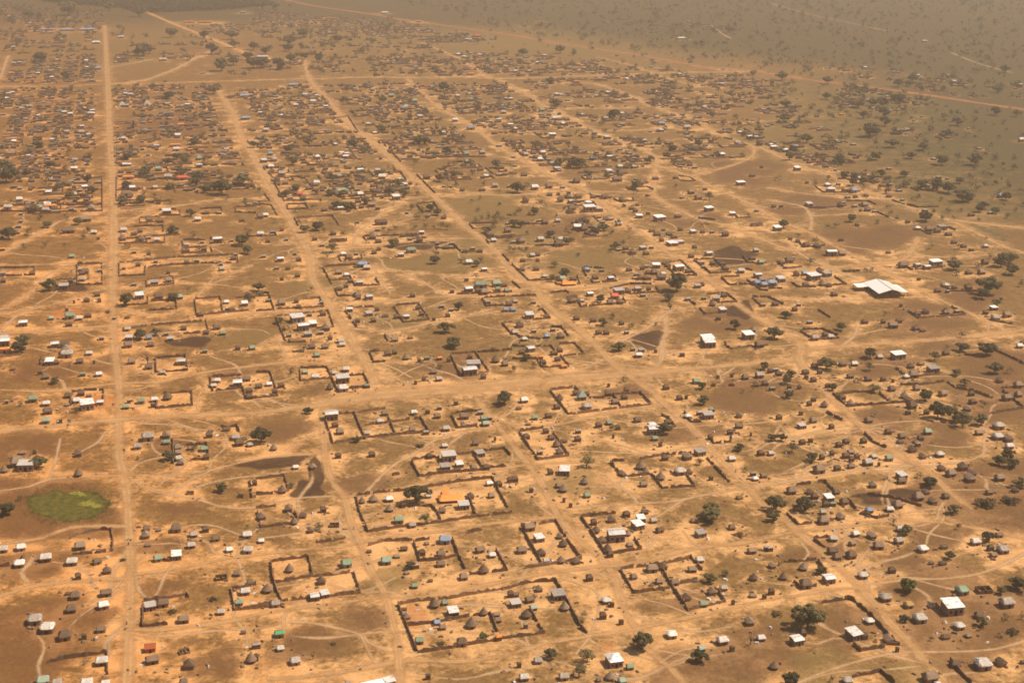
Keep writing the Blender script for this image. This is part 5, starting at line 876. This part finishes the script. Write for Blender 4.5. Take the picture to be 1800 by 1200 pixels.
# ---------------- pond ----------------
def blob(cx, cy, a, b, z, n=64, seed=0, wob=.12):
    r = random.Random(seed); ph = [r.uniform(0, 6.28) for _ in range(4)]; L = []
    for k in range(n):
        t = 2 * math.pi * k / n; s_ = 1 + wob * (.6 * math.sin(2 * t + ph[0]) + .5 * math.sin(3 * t + ph[1]) + .35 * math.sin(7 * t + ph[2]) + .25 * math.sin(11 * t + ph[3]))
        p = ground(cx + a * math.cos(t) * s_, cy + b * math.sin(t) * s_); L.append((p.x, p.y, z))
    return L
q = N('weedy_water', .75, .12); f = q.noise(.35, geo(q), 5, .7); q.col(q.ramp(f, [(.35, (.050,.050,.008)), (.5, (.095,.083,.013)), (.65, (.16,.115,.025))])); q.bump(f, .1, .3)
def fan(name, L, m):
    c = [sum(p[k] for p in L) / len(L) for k in range(3)]; n = len(L); V = [tuple(c)] + [(c[0] + (p[0] - c[0]) * .72, c[1] + (p[1] - c[1]) * .72, c[2]) for p in L] + L
    F = [(0, 1 + (k + 1) % n, 1 + k) for k in range(n)] + [(1 + k, 1 + (k + 1) % n, 1 + n + (k + 1) % n, 1 + n + k) for k in range(n)]
    me = mk(name, V, F, m); a_ = me.attributes.new('edge', 'FLOAT', 'POINT'); a_.data.foreach_set('value', [1.0] * (n + 1) + [0.0] * n)
    if sum(p.normal.z for p in me.polygons) < 0: me.flip_normals()
    return me
def ragged(q, sc_, amp):
    e = q.n("ShaderNodeAttribute", attribute_name='edge').outputs["Fac"]; nz = q.math('MULTIPLY', q.math('SUBTRACT', q.noise(sc_, geo(q), 5, .7), .5), amp)
    q.t.links.new(q.step(q.math('ADD', e, nz), .3, .65), q.b.inputs["Alpha"])
ragged(q, .12, 1.6)
o = obj('pond_water', fan('pond_water', blob(120, 888, 76, 32, .05, seed=3), q.m)); tag(o, kind='structure')
q = N('bright_duckweed', .6, .2); f = q.noise(.5, geo(q), 5, .7); q.col(q.ramp(f, [(.35, (.12,.115,.018)), (.65, (.29,.26,.03))])); ragged(q, .35, 2.6)
for cx, cy, a, b, sd_, lb in ((137, 867, 12, 5, 1, 'small bright yellow green weed mat on the far side of the pond'), (158, 886, 20, 6, 2, 'long bright yellow green weed mat on the right of the pond')):
    o = obj('weed_mat', fan('weed_mat', blob(cx, cy, a, b, .09, seed=sd_, wob=.5), q.m)); tag(o, lb, 'water weed', 'weed mats on the pond')
pr = random.Random(4); RE = []
for k in range(420):
    t = pr.uniform(0, 6.283); s_ = pr.uniform(.92, 1.25); p = ground(120 + 70 * math.cos(t) * s_, 888 + 29 * math.sin(t) * s_); RE.append((p.x, p.y, pr.uniform(.6, 2.2)))
leafmass('pond_reeds', RE, 14, M['leafb'], 12, 'low green and brown reeds round the margin of the pond', 'reeds')
# ---------------- people on the roads ----------------
def person_mesh():
    me = bpy.data.meshes.new('person'); J = [(0,0,.95,.13), (0,0,1.2,.14), (0,0,1.42,.15), (0,0,1.52,.06), (0,0,1.66,.10), (0,0,1.76,.07), (.19,0,1.42,.06), (.25,.05,1.15,.045), (.24,-.08,.9,.035),
      (-.19,0,1.42,.06), (-.25,-.05,1.15,.045), (-.24,.1,.92,.035), (.09,0,.88,.09), (.1,-.14,.5,.065), (.1,-.1,.08,.045), (.1,-.24,.04,.04), (-.09,0,.88,.09), (-.1,.1,.5,.065), (-.1,.2,.1,.045), (-.1,.08,.04,.04)]
    E = [(0,1),(1,2),(2,3),(3,4),(4,5),(2,6),(6,7),(7,8),(2,9),(9,10),(10,11),(0,12),(12,13),(13,14),(14,15),(0,16),(16,17),(17,18),(18,19)]
    me.from_pydata([j[:3] for j in J], E, []); o = bpy.data.objects.new('tmp', me); COL.objects.link(o); m = o.modifiers.new('s', 'SKIN'); 
    for k, j in enumerate(J): me.skin_vertices[0].data[k].radius = (j[3], j[3] * .8)
    me.skin_vertices[0].data[0].use_root = True; o.modifiers.new('u', 'SUBSURF').levels = 1
    dg = bpy.context.evaluated_depsgraph_get(); r_ = bpy.data.meshes.new_from_object(o.evaluated_get(dg)); r_.name = 'person'; bpy.data.objects.remove(o); r_.materials.clear(); r_.materials.append(M['skin']); return r_
try: pm = person_mesh()
except Exception as ex: print('skin', ex); pm = prism('person', M['skin'], .4, .3, 0, 1.7, 2)
robe = roof_mesh('robe', M['cloth'], .62, .5, .1, .62, .78, 2, n=12, rings=3, bulge=1.4, jit=.01, thick=.4)
for k, (x, y) in enumerate(PEOPLE):
    p = ground(x, y + 2); o = obj('person', pm); o.location = p; o.rotation_euler = (0, 0, k * 1.9); obj('clothing', robe, o)
    tag(o, None, 'person', 'people walking'); NM2 = NM.b.clear() if k == 0 else None; NM.add(o, 'person walking in loose clothing', x, y)
NM.done()
# ---------------- haze ----------------
q = bpy.data.materials.new('dusty_air'); q.use_nodes = True; t = q.node_tree; t.nodes.remove(t.nodes['Principled BSDF'])
pv = t.nodes.new('ShaderNodeVolumePrincipled'); pv.inputs['Density'].default_value = HAZE; pv.inputs['Color'].default_value = (.80, .71, .60, 1); pv.inputs['Anisotropy'].default_value = .2
t.links.new(pv.outputs[0], t.nodes['Material Output'].inputs['Volume'])
o = obj('haze', boxes('haze', q, [(-15000, 15000, -1500, 15000, -1, HCAM + 12)])); tag(o, 'thin dusty haze over the plain', 'haze', None, 'stuff')
